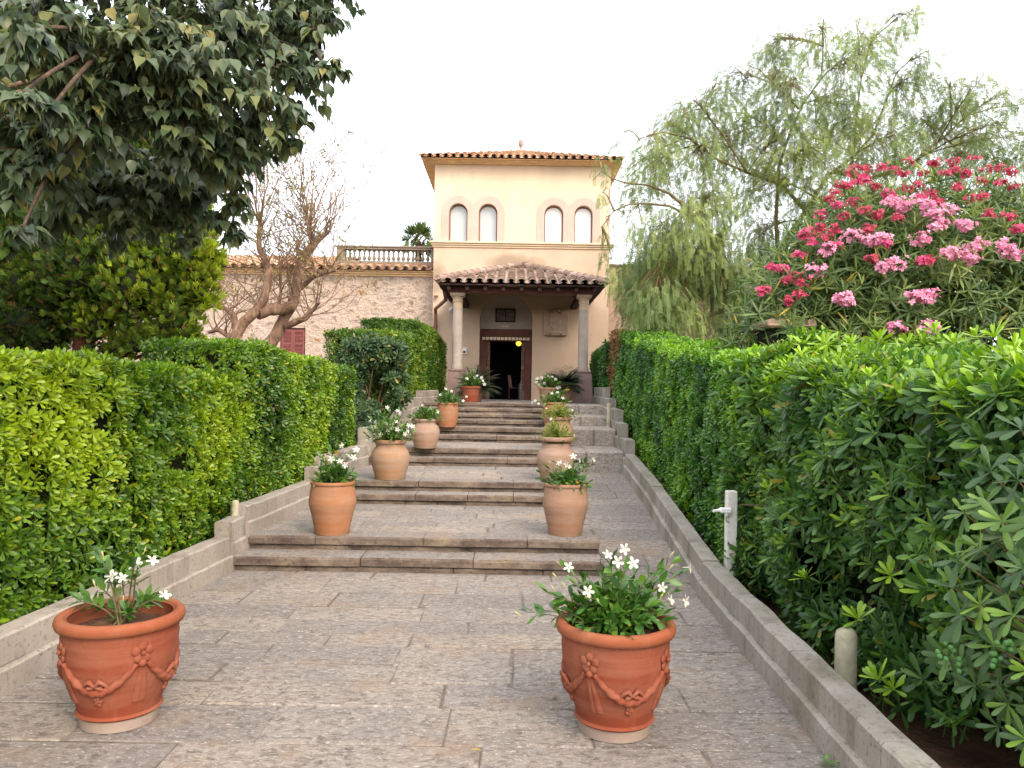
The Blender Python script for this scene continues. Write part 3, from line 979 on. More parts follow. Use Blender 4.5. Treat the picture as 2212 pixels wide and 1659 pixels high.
for sx in (cl, cr):
    mb = MB(); mb.box(sx - .085, sx + .085, DC + .105, ZF - .005, zbm0 + .004, zbm1 - .02, b=.01)
    mb.build('porch_beam', M['wood_black'], house, smooth=30)
nraf = 9
for i in range(nraf):
    x = px0 + .25 + (px1 - px0 - .5) * i / (nraf - 1)
    k = 1 - abs(x - pa[0]) / (px1 - pa[0] if x > pa[0] else pa[0] - px0)
    yend = DE + (ZF - DE) * max(.16, k) - .05
    zend = pe + (pa[2] - pe) * (yend - DE) / (ZF - DE)
    mb = MB()
    a, b = Vector((x, DE + .07, pe - .125)), Vector((x, yend, zend - .14))
    v = []
    for p in (a, b):
        v += [(p.x - .04, p.y, p.z - .045), (p.x + .04, p.y, p.z - .045), (p.x + .04, p.y, p.z + .05), (p.x - .04, p.y, p.z + .05)]
    mb.add(v, [(0, 1, 2, 3), (4, 7, 6, 5), (0, 4, 5, 1), (1, 5, 6, 2), (2, 6, 7, 3), (3, 7, 4, 0)])
    mb.build('rafter', M['wood_black'], house)
for sx, cpx in ((cl, 989), (cr, 1261)):
    zt = zbm0 - .003
    zcap = at(1126, 650, DC)[2]; zj = at(1126, 668, DC)[2]; zb_ = at(1126, 799, DC)[2]
    r0 = .118
    mb = MB()
    mb.lathe([(r0 * 1.16, zb_), (r0 * 1.16, zb_ + .04), (r0 * 1.10, zb_ + .05), (r0 * 1.10, zb_ + .07), (r0, zb_ + .09), (r0 * 1.02, zb_ + .6), (r0 * 1.0, zj - .4), (r0 * .95, zj - .012), (r0 * .95, zj - .01), (r0 * .93, zj - .006), (r0 * .93, zj)], (sx, DC, 0), 28)
    colm = mb.build('column', M['column'], house, smooth=40)
    mb = MB()
    hc = zt - zcap
    mb.lathe([(r0 * .935, zj + .002), (r0 * .93, zcap - .05), (r0 * 1.05, zcap - .045), (r0 * 1.05, zcap - .02), (r0 * .96, zcap - .012), (r0 * .98, zcap + .03), (r0 * 1.22, zcap + hc * .45), (r0 * 1.26, zcap + hc * .52)], (sx, DC, 0), 28)
    a = .165; mb.box(sx - a, sx + a, DC - a, DC + a, zcap + hc * .53, zcap + hc * .72, b=.008); a = .175
    mb.box(sx - a, sx + a, DC - a, DC + a, zcap + hc * .725, zt, b=.008)
    mb.build('capital', M['column_cap'], colm, smooth=40)
    mb = MB()
    a = .20; a2 = .215
    mb.box(sx - .185, sx + .185, DC - .185, DC + .185, zb_ - .065, zb_ - .002, b=.02)
    v = []
    for z, q in ((LAND - .05, a2 + .012), (zb_ - .067, a - .012)):
        v += [(sx - q, DC - q, z), (sx + q, DC - q, z), (sx + q, DC + q, z), (sx - q, DC + q, z)]
    mb.add(v, [(0, 1, 5, 4), (1, 2, 6, 5), (2, 3, 7, 6), (3, 0, 4, 7), (4, 5, 6, 7)])
    mb.build('pedestal', M['pedestal'], colm, smooth=30)
# tympanum, door frame with carved jambs
zl1, zl0 = zz(1093, 710), zz(1093, 733)
mb = MB(); mb.prism_xz(arch(dcx, dr - .004, zl1 + .01, dzs), [], ZF + .30, ZF + .34)
mb.build('tympanum', M['tympanum'], house)
jw = 15 * ZF / F
fy0, fy1 = ZF + .22, ZF + .42
mb = MB()
mb.box(dcx - dr + .006, dcx + dr - .006, fy0 + .03, fy1, zl0 + .075, zl1, b=.012).box(dcx - dr + .006, dcx + dr - .006, fy0 + .05, fy1, zl0 - .03, zl0 + .073)
mb.box(dcx - dr + .006, dcx - dr + jw, fy0 + .06, fy1, LAND, zl0 - .032, b=.01).box(dcx + dr - jw, dcx + dr - .006, fy0 + .06, fy1, LAND, zl0 - .032, b=.01)
dframe = mb.build('door_frame', M['wood_dark'], house, smooth=30)
mb = MB()
nb = 13
for i in range(nb):
    w = (2 * dr - .12) / nb; x = dcx - dr + .06 + i * w
    mb.box(x + .008, x + w - .008, fy0 - .004, fy0 + .05, zl0 - .006, zl0 + .074, b=.01)
mb.build('dentil_frieze', M['wood_pale'], dframe, smooth=30)
for s in (-1, 1):
    mb = MB(); xa = dcx + s * (dr - .062 - jw * .5)
    xa = dcx + s * (dr - jw - .045)
    zt_, zb2 = zl0 - .05, LAND + .02
    mb.box(xa - .05, xa + .05, fy0 + .14, fy1 - .01, zb2, zt_, b=.006)
    nk = 15
    for i in range(nk):
        z0 = zb2 + .28 + (zt_ - zb2 - .32) * i / nk; z1 = z0 + (zt_ - zb2 - .32) / nk * .72
        if 6 <= i <= 7:
            if i == 6: mb.lathe([(.0, 0), (.05, .03), (.06, .09), (.045, .15), (.0, .18)], (xa, fy0 + .12, z0), 10)
            continue
        mb.box(xa - .034, xa + .034, fy0 + .10, fy0 + .141, z0, z1, b=.012)
    mb.build('carved_jamb', M['wood_carved'], dframe, smooth=30)
mb = MB(); mb.box(dcx - dr + .01, dcx + dr - .01, ZF - .06, ZF + .58, LAND - .02, LAND + .018, b=.006)
mb.build('threshold', M['path_pale'], house)
# carved stone relief on the porch wall
rx, rz = xx(1200, 690), zz(1200, 690)
mb = MB()
hw = 27 * ZF / F
mb.box(rx - hw, rx + hw, ZF - .022, ZF - .001, zz(1200, 724), zz(1200, 668), b=.01)
mb.box(rx - hw * .7, rx + hw * .7, ZF - .04, ZF - .0225, zz(1200, 720), zz(1200, 716), b=.006)
sh = [(0, -.30), (.16, -.18), (.2, .02), (.18, .2), (.08, .22), (0, .27), (-.08, .22), (-.18, .2), (-.2, .02), (-.16, -.18)]
mb.prism_xz([(rx + p[0] * .85, rz - .03 + p[1] * .85) for p in sh], [], ZF - .05, ZF - .0225)
for k in range(5): mb.lathe([(0, 0), (.045, .01), (.04, .05), (0, .08)], (rx - .16 + .08 * k, ZF - .04, zz(1200, 672) - .04 * abs(k - 2)), 8)
rel = mb.build('stone_relief', M['relief'], house, smooth=40)
mb = MB()
mb.box(rx - hw * .85, rx + hw * .85, ZF - .10, ZF - .002, zz(1200, 726.5), zz(1200, 725), b=.003)
for s in (-1, 1): mb.tube([(rx + s * hw * .42, ZF - .06, zz(1200, 725)), (rx + s * hw * .42, ZF - .06, zz(1200, 721.5))], .025, 8)
mb.build('iron_bracket', M['pipe'], house, smooth=40)
# drainpipe down the left corner of the tower
dp = ZF - .085
mb = MB()
xp = xx(940.5, 700, dp)
pts = [(px0 + .05, DE + 1.2, pe - .06), (px0 - .02, DE + 2.4, pe - .12), (xp, dp - .1, pe - .25), (xp, dp, pe - .4), (xp, dp, LAND - .05)]
mb.tube(pts, .048, 10)
for y in (640, 705, 770): mb.tube([(xp, dp, zz(940, y, dp) - .02), (xp, dp, zz(940, y, dp) + .02)], .062, 10)
mb.build('drainpipe', M['pipe'], house, smooth=50)

# things fixed or hung about the door
t = thing('framed_picture', 'dark wooden double frame with two dim pictures hung in the arch above the doorway', 'picture', (xx(1091, 680), ZF + .27, zz(1091, 681)))
x0, x1, z0, z1 = xx(1070, 680, ZF + .27), xx(1113, 680, ZF + .27), zz(1091, 696, ZF + .27), zz(1091, 666.5, ZF + .27)
mb = MB(); fw = .035; y0 = ZF + .255; y1 = ZF + .298
xm = (x0 + x1) / 2
mb.box(x0, x1, y0, y1, z1 - fw, z1, b=.006).box(x0, x1, y0, y1, z0, z0 + fw, b=.006)
for a, b in ((x0, x0 + fw), (x1 - fw, x1), (xm - fw / 3, xm + fw / 3)): mb.box(a, b, y0 + .002, y1, z0 + fw + .001, z1 - fw - .001)
mb.build('frame', M['wood_black'], t, smooth=30)
for a, b in ((x0 + fw, xm - fw / 3), (xm + fw / 3, x1 - fw)):
    mb = MB(); mb.box(a + .002, b - .002, y1 - .015, y1 - .003, z0 + fw + .002, z1 - fw - .002); mb.build('picture_sheet', M['picture'], t)
mb = MB(); mb.box(xx(1084, 700), xx(1099, 700), ZF + .285, ZF + .298, zz(1091, 703.5), zz(1091, 701.5), b=.002)
tag(mb.build('name_plate', M['wood_pale'], None), 'tiny pale name strip on the arch plaster under the dark framed picture', 'plate')
mb = MB(); t = thing('door_intercom', 'small white intercom box on the porch wall beside the left column', 'intercom', (xx(1003, 758), ZF, zz(1003, 758)))
x0, x1, z0, z1 = xx(997.5, 758), xx(1008, 758), zz(1003, 765), zz(1003, 751)
MB().box(x0, x1, ZF - .045, ZF - .002, z0, z1, b=.008).build('case', M['white'], t, smooth=30)
MB().box(x0 + .03, x1 - .03, ZF - .052, ZF - .0455, z0 + .03, z0 + .09, b=.003).build('keypad', M['black'], t)
mb = MB(); t = thing('security_camera', 'white dome camera on the wall behind the left porch column', 'camera', (xx(974, 668), ZF - .1, zz(974, 668)))
xc_, zc_ = xx(975, 669, ZF - .1), zz(975, 669, ZF - .1)
MB().lathe([(.0, -.075), (.045, -.06), (.07, -.02), (.075, .02), (.06, .03), (.0, .035)], (xc_, ZF - .1, zc_), 16).build('dome', M['white'], t, smooth=60)
MB().box(xc_ - .03, xc_ + .03, ZF - .1, ZF - .002, zc_ + .036, zc_ + .07, b=.005).build('bracket', M['white'], t)
# lit lamp in the hall
lp = at(1120, 742, 22.6)
t = thing('hall_lamp', 'round lit yellow lamp hanging inside the dark doorway', 'lamp', lp)
MB().lathe([(0, -.075), (.045, -.06), (.075, -.02), (.075, .02), (.045, .06), (0, .075)], lp, 16).build('globe', M['glow'], t, smooth=80)
MB().tube([(lp[0], lp[1], lp[2] + .07), (lp[0], lp[1], 4.2)], .012, 6).build('cord', M['black'], t)
# grey can and leaning carved wood just inside the door
cpt = at(1122, 861, ZF + .75)
t = thing('steel_can', 'dull grey cylindrical can standing just inside the doorway on the right', 'can', (cpt[0] + .06, ZF + .75, LAND))
MB().lathe([(.11, 0), (.115, .02), (.115, .44), (.105, .47), (.07, .50), (.07, .55), (.082, .56), (.0, .565)], (cpt[0] + .08, ZF + .75, LAND), 18).build('can_body', M['steel'], t, smooth=40)
t = thing('wooden_chair', 'small dark wooden chair with a slanted back inside the doorway, left of the grey can', 'chair', (cpt[0] - .16, ZF + 1.25, LAND))
cx_, cy_ = cpt[0] - .16, ZF + 1.25
MB().box(cx_ - .17, cx_ + .17, cy_ - .17, cy_ + .17, LAND + .34, LAND + .37, b=.008).build('seat', M['wood_dark'], t)
for a in (-1, 1):
    for b in (-1, 1): MB().tube([(cx_ + a * .15, cy_ + b * .15, LAND), (cx_ + a * .14, cy_ + b * .14, LAND + .34)], .018, 8).build('leg', M['wood_dark'], t, smooth=50)
mb = MB()
v = [(cx_ - .15 + .0, cy_ - .16, LAND + .37), (cx_ - .05, cy_ - .16, LAND + .37), (cx_ - .10, cy_ - .12, LAND + .72), (cx_ - .19, cy_ - .12, LAND + .72)]
v += [(p[0], p[1] + .03, p[2]) for p in v]
mb.add(v, [(0, 1, 2, 3), (4, 7, 6, 5), (0, 4, 5, 1), (1, 5, 6, 2), (2, 6, 7, 3), (3, 7, 4, 0)]).build('backrest', M['wood_carved'], t)

# ------------------------------------------------------------------ stone wing on the left
DW = 21.55
wx1 = X0 + .02; wx0 = -19.0
wing = thing('stone_wing', 'long low rubble stone wing with tiled eave and balustrade, left of the tower', 'house', ((wx0 + wx1) / 2, DW, 1.4))
zwe = at(840, 585, DW)[2]; zwc = at(840, 597, DW)[2]
# shuttered window hole
sx0, sx1, sz0, sz1 = at(604, 740, DW)[0], at(659, 740, DW)[0], at(631, 777, DW)[2], at(631, 708, DW)[2]
mb = MB()
mb.prism_xz([(wx0, 1.0), (wx1, 1.0), (wx1, zwc + .02), (wx0, zwc + .02)], [[(sx0, sz0), (sx1, sz0), (sx1, sz1), (sx0, sz1)]], DW, DW + .3)
mb.box(wx0, wx0 + .3, DW + .305, 28, 1, zwc + .02).box(wx0 + .31, wx1, 27.7, 28, 1, zwc + .02)
mb.build('stone_wall', M['rubble'], wing)
mb = MB()
for i, (a, k0, k1) in enumerate(((.06, 0, .3), (.13, .32, .62), (.20, .64, .97))):
    mb.box(wx0, wx1 - .03, DW - a, DW + .25, zwc + (zwe - zwc) * k0, zwc + (zwe - zwc) * k1, b=.01)
mb.build('cornice', M['cornice'], wing, smooth=30)
mb = MB()
wex = at(735, 570, DW)[0]
ztr = at(600, 557, 24.0)[2]
eave = zwe - .0
def tile_strip(mb, xa, xb, y0, z0, y1, z1, seed, pitch=.265, rad=.098, row=.42):
    n = round((xb - xa) / pitch)
    r = random.Random(seed)
    u = Vector((1, 0, 0)); vv = Vector((0, y1 - y0, z1 - z0)); L = vv.length; vv.normalize(); nn = u.cross(vv)
    for c in range(n):
        for kind in (0, 1):
            s = xa + (c + .5 * (1 + kind) - .25) * (xb - xa) / n
            nr = math.ceil(L / row)
            for j in range(nr):
                a = j * row - (.03 if j == 0 else 0); b = min(L, (j + 1) * row + .05)
                vs = []; fs = []; K = 6; m_ = K + 1
                for q, R, li in ((a, rad * (1.05 if kind == 0 else .9), .02 if kind == 0 else 0), (b, rad * (.9 if kind == 0 else 1), .004 if kind == 0 else .012)):
                    for layer in (0, 1):
                        RR = R - .016 * layer
                        for i in range(K + 1):
                            an = PI * i / K
                            o = u * (RR * math.cos(an)) + nn * ((RR * .78 * math.sin(an) + li + .012) if kind == 0 else (-RR * .5 * math.sin(an) + li + .035))
                            vs.append(Vector((s, y0, z0)) + vv * a * (1 if q == a else 0) + vv * (q if q != a else 0) + o)
                for i in range(K):
                    fs += [(i, i + 1, 2 * m_ + i + 1, 2 * m_ + i), (m_ + i, m_ + i + 1, i + 1, i)]
                mb.add(vs, fs, 0, r.random())
tile_strip(mb, wx0, wex, DW - .3, zwe, 24.0, ztr, 3)
tile_strip(mb, wex, wx1 - .12, DW - .3, zwe, DW + .12, zwe + (ztr - zwe) * .17 + .02, 4)
mb.add([(wx0, DW - .28, zwe - .015), (wx1 - .12, DW - .28, zwe - .015), (wx1 - .12, DW + .12, zwe + .08), (wx0, DW + .12, zwe + .08)], [(0, 1, 2, 3)], 1)
mb.box(wx0, wex, 23.95, 28, zwe, ztr + .02, m=1)
mb.build('wing_roof', [M['tile_orange'], M['tile']], wing, smooth=50)
# balustrade
DB = DW + .28
bz0, bz1 = at(840, 565.5, DB)[2], at(840, 534.5, DB)[2]
bxa, bxb = at(728, 550, DB)[0], X0 - .01
mb = MB()
mb.box(bxa, bxb, DB - .12, DB + .12, bz0 - .45, bz0, b=.01)
mb.box(bxa, bxb, DB - .12, DB + .12, bz1 - .085, bz1 - .03, b=.01).box(bxa - .03, bxb, DB - .15, DB + .15, bz1 - .028, bz1 + .02, b=.012)
mb.box(bxa, bxa + .25, DB - .12, DB + .12, bz0 + .002, bz1 - .087, b=.008).box(bxb - .14, bxb, DB - .12, DB + .12, bz0 + .002, bz1 - .087, b=.008)
bal = mb.build('balustrade', M['baluster'], wing, smooth=30)
hB = bz1 - .087 - bz0 - .002
prof = [(.055, 0), (.055, .04), (.035, .06), (.032, .10), (.06, .2), (.064, .28), (.05, .38), (.03, .52), (.028, .60), (.042, .64), (.03, .68), (.03, .82), (.052, .90), (.052, 1.0)]
prof = [(r * .95, z * hB) for r, z in prof]
nb = 17
first = None
for i in range(nb):
    x = bxa + .36 + (bxb - bxa - .60) * i / (nb - 1)
    if first is None:
        first = MB().lathe(prof, (0, 0, 0), 12).build('baluster', M['baluster'], bal, smooth=50, local=True)
        o = first
    else:
        o = first.copy(); COL.objects.link(o); o.parent = bal
    off = wloc(bal)
    o.location = (x - off.x, DB - off.y, bz0 + .002 - off.z)
# shuttered window
mb = MB()
mb.box(sx0 + .002, sx1 - .002, DW + .06, DW + .1, sz1 - .045, sz1 - .002).box(sx0 + .002, sx1 - .002, DW + .06, DW + .1, sz0 + .002, sz0 + .03)
mb.box(sx0 + .002, sx0 + .03, DW + .06, DW + .1, sz0 + .032, sz1 - .047).box(sx1 - .03, sx1 - .002, DW + .06, DW + .1, sz0 + .032, sz1 - .047)
sw_ = mb.build('shuttered_window', M['shutter'], wing)
sm = (sx0 + sx1) / 2
for a, b in ((sx0 + .034, sm - .004), (sm + .004, sx1 - .034)):
    mb = MB(); y0, y1 = DW + .04, DW + .085; q = .05
    mb.box(a, a + q, y0, y1, sz0 + .036, sz1 - .05).box(b - q, b, y0, y1, sz0 + .036, sz1 - .05)
    zm_ = [sz0 + .036, sz0 + .036 + .06, (sz0 + sz1) / 2 - .025, (sz0 + sz1) / 2 + .025, sz1 - .11, sz1 - .05]
    for k in (0, 2, 4): mb.box(a + q + .001, b - q - .001, y0, y1, zm_[k], zm_[k + 1])
    for k in (1, 3):
        ns = 8
        for i in range(ns):
            z = zm_[k] + (zm_[k + 1] - zm_[k]) * (i + .5) / ns; hh = (zm_[k + 1] - zm_[k]) / ns * .44
            mb.add([(a + q, y0 + .006, z - hh), (b - q, y0 + .006, z - hh), (b - q, y1 - .006, z + hh), (a + q, y1 - .006, z + hh),
                    (a + q, y0 + .006, z - hh + .008), (b - q, y0 + .006, z - hh + .008), (b - q, y1 - .006, z + hh + .008), (a + q, y1 - .006, z + hh + .008)],
                   [(0, 3, 2, 1), (4, 5, 6, 7), (0, 1, 5, 4), (2, 3, 7, 6)])
    mb.build('shutter', M['shutter'], sw_)
MB().box(sx0 - .04, sx1 + .04, DW - .05, DW + .06, sz0 - .045, sz0 - .001, b=.008).build('sill', M['surround'], sw_)
# ------------------------------------------------------------------ plain wing on the right
DR_ = 21.3
rz_ = at(1330, 571, DR_)[2]
t = thing('side_wing', 'plain stucco side wing right of the tower, half hidden by the weeping tree', 'house', ((X1 + 9) / 2, DR_, 1.4))
MB().box(X1 + .002, 10.5, DR_, 27, 1.0, rz_ - .05).build('wall', M['stucco_side'], t)
MB().box(X1 + .002, 10.55, DR_ - .06, 27.05, rz_ - .048, rz_, b=.008).build('coping', M['baluster'], t, smooth=30)
# ------------------------------------------------------------------ leaf templates
OBOV = leaf_tpl([(0, .02), (.35, .085), (.72, .17), (.93, .12), (1.0, .02)], fold=-.15, curl=.10)
OBOV_S = leaf_tpl([(0, .02), (.45, .13), (.8, .19), (1.0, .03)], fold=-.15, curl=.10)
OBLONG = leaf_tpl([(0, .02), (.3, .06), (.65, .125), (.9, .105), (1.0, .02)], fold=-.2, curl=.16)
LANCE = leaf_tpl([(0, .015), (.3, .062), (.65, .055), (1.0, .006)], fold=-.2, curl=.14)
OVATE = leaf_tpl([(0, .02), (.22, .19), (.5, .25), (.8, .14), (1.0, .01)], fold=.22, curl=.22)
HEART = leaf_tpl([(-.06, .10), (0.02, .25), (.22, .37), (.48, .33), (.74, .15), (.88, .05), (1.12, .004)], fold=.28, curl=.30)
DIAM = leaf_tpl([(0, .02), (.45, .10), (1.0, .01)], fold=.1, curl=.1)
PALMB = leaf_tpl([(0, .012), (.3, .05), (.75, .04), (1.0, .003)], fold=-.3, curl=.12)


def flower_tpl(kind='trumpet'):
    parts = []
    if kind == 'trumpet':
        pt = leaf_tpl([(.12, .08), (.45, .24), (.8, .26), (1.0, .05)], fold=.08, curl=.25)
        for i in range(5):
            R = rotm('Z', i * 2 * PI / 5) @ rotm('Y', -math.radians(22)) @ rotm('X', .28)
            parts.append((pt[0] @ R.T, pt[1], .5))
        k = 8; v = []; f = []
        for j, (r, z) in enumerate(((.05, -1.1), (.07, -.7), (.14, -.25), (.2, .04))):
            for i in range(k): v.append((r * math.cos(2 * PI * i / k), r * math.sin(2 * PI * i / k), z))
        for j in range(3):
            for i in range(k): f.append((j * k + i, j * k + (i + 1) % k, (j + 1) * k + (i + 1) % k, (j + 1) * k + i))
        parts.append((np.array(v), f, -.2))
    elif kind == 'bud':
        k = 7; v = []; f = []
        prof = [(.04, -.9), (.07, -.5), (.15, 0), (.2, .35), (.14, .75), (.02, 1.0)]
        for r, z in prof:
            for i in range(k): v.append((r * math.cos(2 * PI * i / k + z * 2), r * math.sin(2 * PI * i / k + z * 2), z))
        for j in range(len(prof) - 1):
            for i in range(k): f.append((j * k + i, j * k + (i + 1) % k, (j + 1) * k + (i + 1) % k, (j + 1) * k + i))
        parts.append((np.array(v), f, 0.3))
    return combine(parts)


def tpl_mesh(name, tp, mat):
    me = bpy.data.meshes.new(name)
    me.from_pydata([tuple(p) for p in tp[0]], [], tp[1])
    a = me.attributes.new('tint', 'FLOAT', 'POINT'); a.data.foreach_set('value', tp[2].astype(np.float32))
    me.materials.append(mat); me.shade_smooth(); me.update()
    return me


FLOWER_ME = tpl_mesh('flower', flower_tpl('trumpet'), M['white_petal'])
BUD_ME = tpl_mesh('flower_bud', flower_tpl('bud'), M['bud'])


def pose(o, p, axis, s, parent):
    off = wloc(parent)
    o.location = Vector([float(c) for c in p]) - off
    q = Vector([float(c) for c in axis]).to_track_quat('Z', 'Y')
    o.rotation_euler = (q.to_matrix() @ Matrix.Rotation(random.uniform(0, 6), 3, 'Z')).to_euler()
    o.scale = (s, s, s)


def add_flower(p, axis, s, parent, bud=False):
    o = link('flower_bud' if bud else 'flower', BUD_ME if bud else FLOWER_ME, parent)
    pose(o, p, axis, s, parent)
    return o


# ------------------------------------------------------------------ pots
def pot_radius(prof, z):
    return lerp_table([(b, a) for a, b in prof], z)


def close_profile(prof, soil, t=.022):
    """outer profile bottom->rim, then the inside down to just under the soil"""
    p = [(0.001, prof[0][1])] + list(prof)
    rt, zt = prof[-1]
    p += [(rt - t * .4, zt + .004), (rt - t * 1.3, zt - .004)]
    z = zt - .03
    while z > soil - .03:
        p.append((max(.03, pot_radius(prof, z) - t), z)); z -= .05
    p.append((.02, soil - .035))
    return p


def make_pot(name, label, loc, prof, mat, soil, rim=None, rim_mat=None, base=None, base_mat=None, cat='flower pot', group='terracotta pots lining the steps'):
    t = thing(name, label, cat, loc, group)
    b = MB().lathe(close_profile(prof, soil), (0, 0, 0), 48, cap=False)
    b.build('body', mat, t, smooth=50, local=True)
    if rim:
        MB().lathe(rim + [rim[0]], (0, 0, 0), 48, cap=False).build('rim', rim_mat or mat, t, smooth=70, local=True)
    if base:
        MB().lathe(base + [base[0]], (0, 0, 0), 48, cap=False).build('base_band', base_mat or mat, t, smooth=50, local=True)
    # soil with crumbs
    r = pot_radius(prof, soil) - .018
    mb = MB(); v = [(0, 0, soil + .012)]; f = []
    k = 26; rings = 7
    for i in range(1, rings + 1):
        for j in range(k):
            a = 2 * PI * j / k; q = r * i / rings
            v.append((q * math.cos(a), q * math.sin(a), soil + .012 - .012 * (i / rings) + (.012 * nz((q * math.cos(a) * 30, q * math.sin(a) * 30, loc[0])) if i < rings else 0)))
    for j in range(k): f.append((0, 1 + j, 1 + (j + 1) % k))
    for i in range(rings - 1):
        for j in range(k):
            a = 1 + i * k + j; b2 = 1 + i * k + (j + 1) % k
            f.append((a, a + k, b2 + k, b2))
    mb.add(v, f).build('soil', M['potsoil'], t, smooth=180, local=True)
    return t


def garland(t, prof, rot, n=4, zk=.365, sag=.125):
    """moulded swags, bows and ribbons wrapped round the pot"""
    mb = MB(); r = random.Random(3)
    def P(a, z, o=0.0):
        R = pot_radius(prof, z) + o
        return Vector((R * math.cos(a), R * math.sin(a), z))
    for k in range(n):
        a0 = rot + 2 * PI * k / n; a1 = a0 + 2 * PI / n
        pts = []; rad = []
        N = 40
        for i in range(N + 1):
            u = i / N
            a = a0 + (a1 - a0) * (.06 + .88 * u)
            z = zk - .02 - sag * math.sin(PI * u) ** .9 + .0 * u
            pts.append(P(a, z, .004)); rad.append(.012 + .010 * math.sin(PI * u))
        mb.tube(pts, rad, 10, rmod=lambda i, j: 1 + .22 * math.sin(i * 1.35 + j * 2 * PI * 2 / 10))
        # leaf tufts over the bottom of each swag, floret underneath
        am = (a0 + a1) / 2; zb = zk - .02 - sag
        for s in (-1, 1):
            pp = [P(am + s * .01, zb + .035, .014), P(am + s * .09, zb + .062, .016), P(am + s * .17, zb + .048, .014), P(am + s * .24, zb + .02, .008)]
            mb.tube(pp, [.008, .013, .010, .004], 8)
            pp = [P(am + s * .02, zb + .03, .014), P(am + s * .10, zb + .03, .018), P(am + s * .16, zb + .01, .012)]
            mb.tube(pp, [.006, .011, .004], 8)
        for j in range(5):
            q = j * 2 * PI / 5
            c = P(am + .055 * math.cos(q), zb - .045 + .017 * math.sin(q), .002)
            ball(mb, c, .012)
        ball(mb, P(am, zb - .045, .008), .008)
        # knot: five petals, centre, bow tie and hanging ribbon
        for j in range(5):
            q = j * 2 * PI / 5 + .3
            c = P(a0 + .115 * math.cos(q), zk + .03 + .030 * math.sin(q), .004)
            ball(mb, c, .022, flat=Vector((math.cos(a0), math.sin(a0), 0)))
        ball(mb, P(a0, zk + .03, .014), .012)
        ball(mb, P(a0, zk - .02, .004), .020)
        for s in (-1, 1):
            top = P(a0 + s * .03, zk - .035, .006); bot = P(a0 + s * .075 + .05, zk - .215, .006)
            nn = Vector((math.cos(a0), math.sin(a0), 0)); side = Vector((-math.sin(a0), math.cos(a0), 0))
            v = []; f = []
            for i in range(9):
                u = i / 8; a = a0 + s * .025 + (s * .045 + .05) * u; z = zk - .035 - .18 * u; w = .010 + .013 * u
                c = P(a, z, 0)
                nn = Vector((math.cos(a), math.sin(a), 0)); side = Vector((-math.sin(a), math.cos(a), 0))
                v += [c - side * w, c - side * w * .6 + nn * .009, c + side * w * .6 + nn * .009, c + side * w]
            for i in range(8):
                for j in range(3): f.append((i * 4 + j, i * 4 + j + 1, (i + 1) * 4 + j + 1, (i + 1) * 4 + j))
            f.append((35, 34, 33, 32)[::-1])
            mb.add(v, f)
    return mb


def ball(mb, c, r, k=8, flat=None):
    c = Vector(c); v = []; f = []
    rings = 5
    for i in range(rings + 1):
        th = PI * i / rings
        for j in range(k):
            ph = 2 * PI * j / k
            p = Vector((math.sin(th) * math.cos(ph), math.sin(th) * math.sin(ph), math.cos(th))) * r
            if flat is not None: p -= flat * (p.dot(flat) * .62)
            v.append(c + p)
    for i in range(rings):
        for j in range(k): f.append((i * k + j, (i + 1) * k + j, (i + 1) * k + (j + 1) % k, i * k + (j + 1) % k))
    mb.add(v, f)


def pot_spot(px, y_base_front, Y, r):
    """stand a pot of base radius r on level Y where its front foot shows at (px, y)"""
    dx, dy = px - 1106.0, y_base_front - 829.5
    uy = -dx * math.sin(ROLL) + dy * math.cos(ROLL) + 829.5
    d = (EYE - Y) * F / (uy - HOR)
    p = at(px, y_base_front, d + r)
    return (p[0], d + r, Y)


FEST = [(.178, .055), (.186, .075), (.199, .125), (.222, .19), (.245, .26), (.259, .33), (.266, .41), (.268, .50)]
FRIM = [(.245, .478), (.268, .478), (.290, .488), (.297, .508), (.292, .528), (.278, .540), (.258, .540), (.245, .530)]
FBASE = [(.160, 0), (.176, .002), (.180, .02), (.181, .058), (.194, .064), (.197, .072), (.193, .082), (.16, .082)]


def festoon_pot(label, loc, rot):
    t = make_pot('garlanded_pot', label, loc, FEST[:-1] + [(.266, .53)], M['clay_red'], .455, FRIM, M['clay_rim'], FBASE[:4] + [(.16, .06)], M['clay_base'])
    MB().lathe([(.175, .058), (.190, .060), (.199, .069), (.192, .080), (.185, .082), (.175, .075), (.175, .058)], (0, 0, 0), 48, cap=False).build('foot_ring', M['clay_red'], t, smooth=60, local=True)
    garland(t, FEST, rot).build('garland_relief', M['clay_red'], t, smooth=60, local=True)
    return t


pl1 = pot_spot(258, 1588, 0, .18); pl2 = pot_spot(1325, 1608, 0, .18)
festoon_pot('red garlanded terracotta pot on the near left, holding only a sparse leggy plant', pl1, math.radians(-43))
festoon_pot('red garlanded terracotta pot on the near right, overflowing with white flowers', pl2, math.radians(-124))

BARREL = [(.163, 0), (.168, .012), (.180, .09), (.205, .20), (.226, .285), (.229, .31), (.226, .33), (.216, .42), (.205, .475), (.203, .49)]
BRIM = [(.190, .474), (.206, .474), (.216, .482), (.218, .497), (.212, .510), (.198, .513), (.188, .505)]
ROUND = [(.185, 0), (.192, .012), (.205, .07), (.235, .17), (.252, .26), (.250, .31), (.226, .375), (.196, .410), (.186, .43), (.186, .475)]
RRIM = [(.174, .462), (.198, .462), (.206, .47), (.206, .507), (.199, .514), (.182, .514), (.174, .506)]
TAPER = [(.150, 0), (.155, .01), (.166, .06), (.188, .17), (.198, .26), (.192, .34), (.182, .40), (.180, .42)]
TRIM = [(.168, .405), (.182, .405), (.190, .412), (.190, .436), (.184, .444), (.170, .444)]
PLAIN = [(.155, 0), (.158, .01), (.172, .12), (.190, .27), (.196, .31)]
PRIM = [(.178, .285), (.204, .285), (.210, .292), (.212, .33), (.205, .336), (.184, .336)]
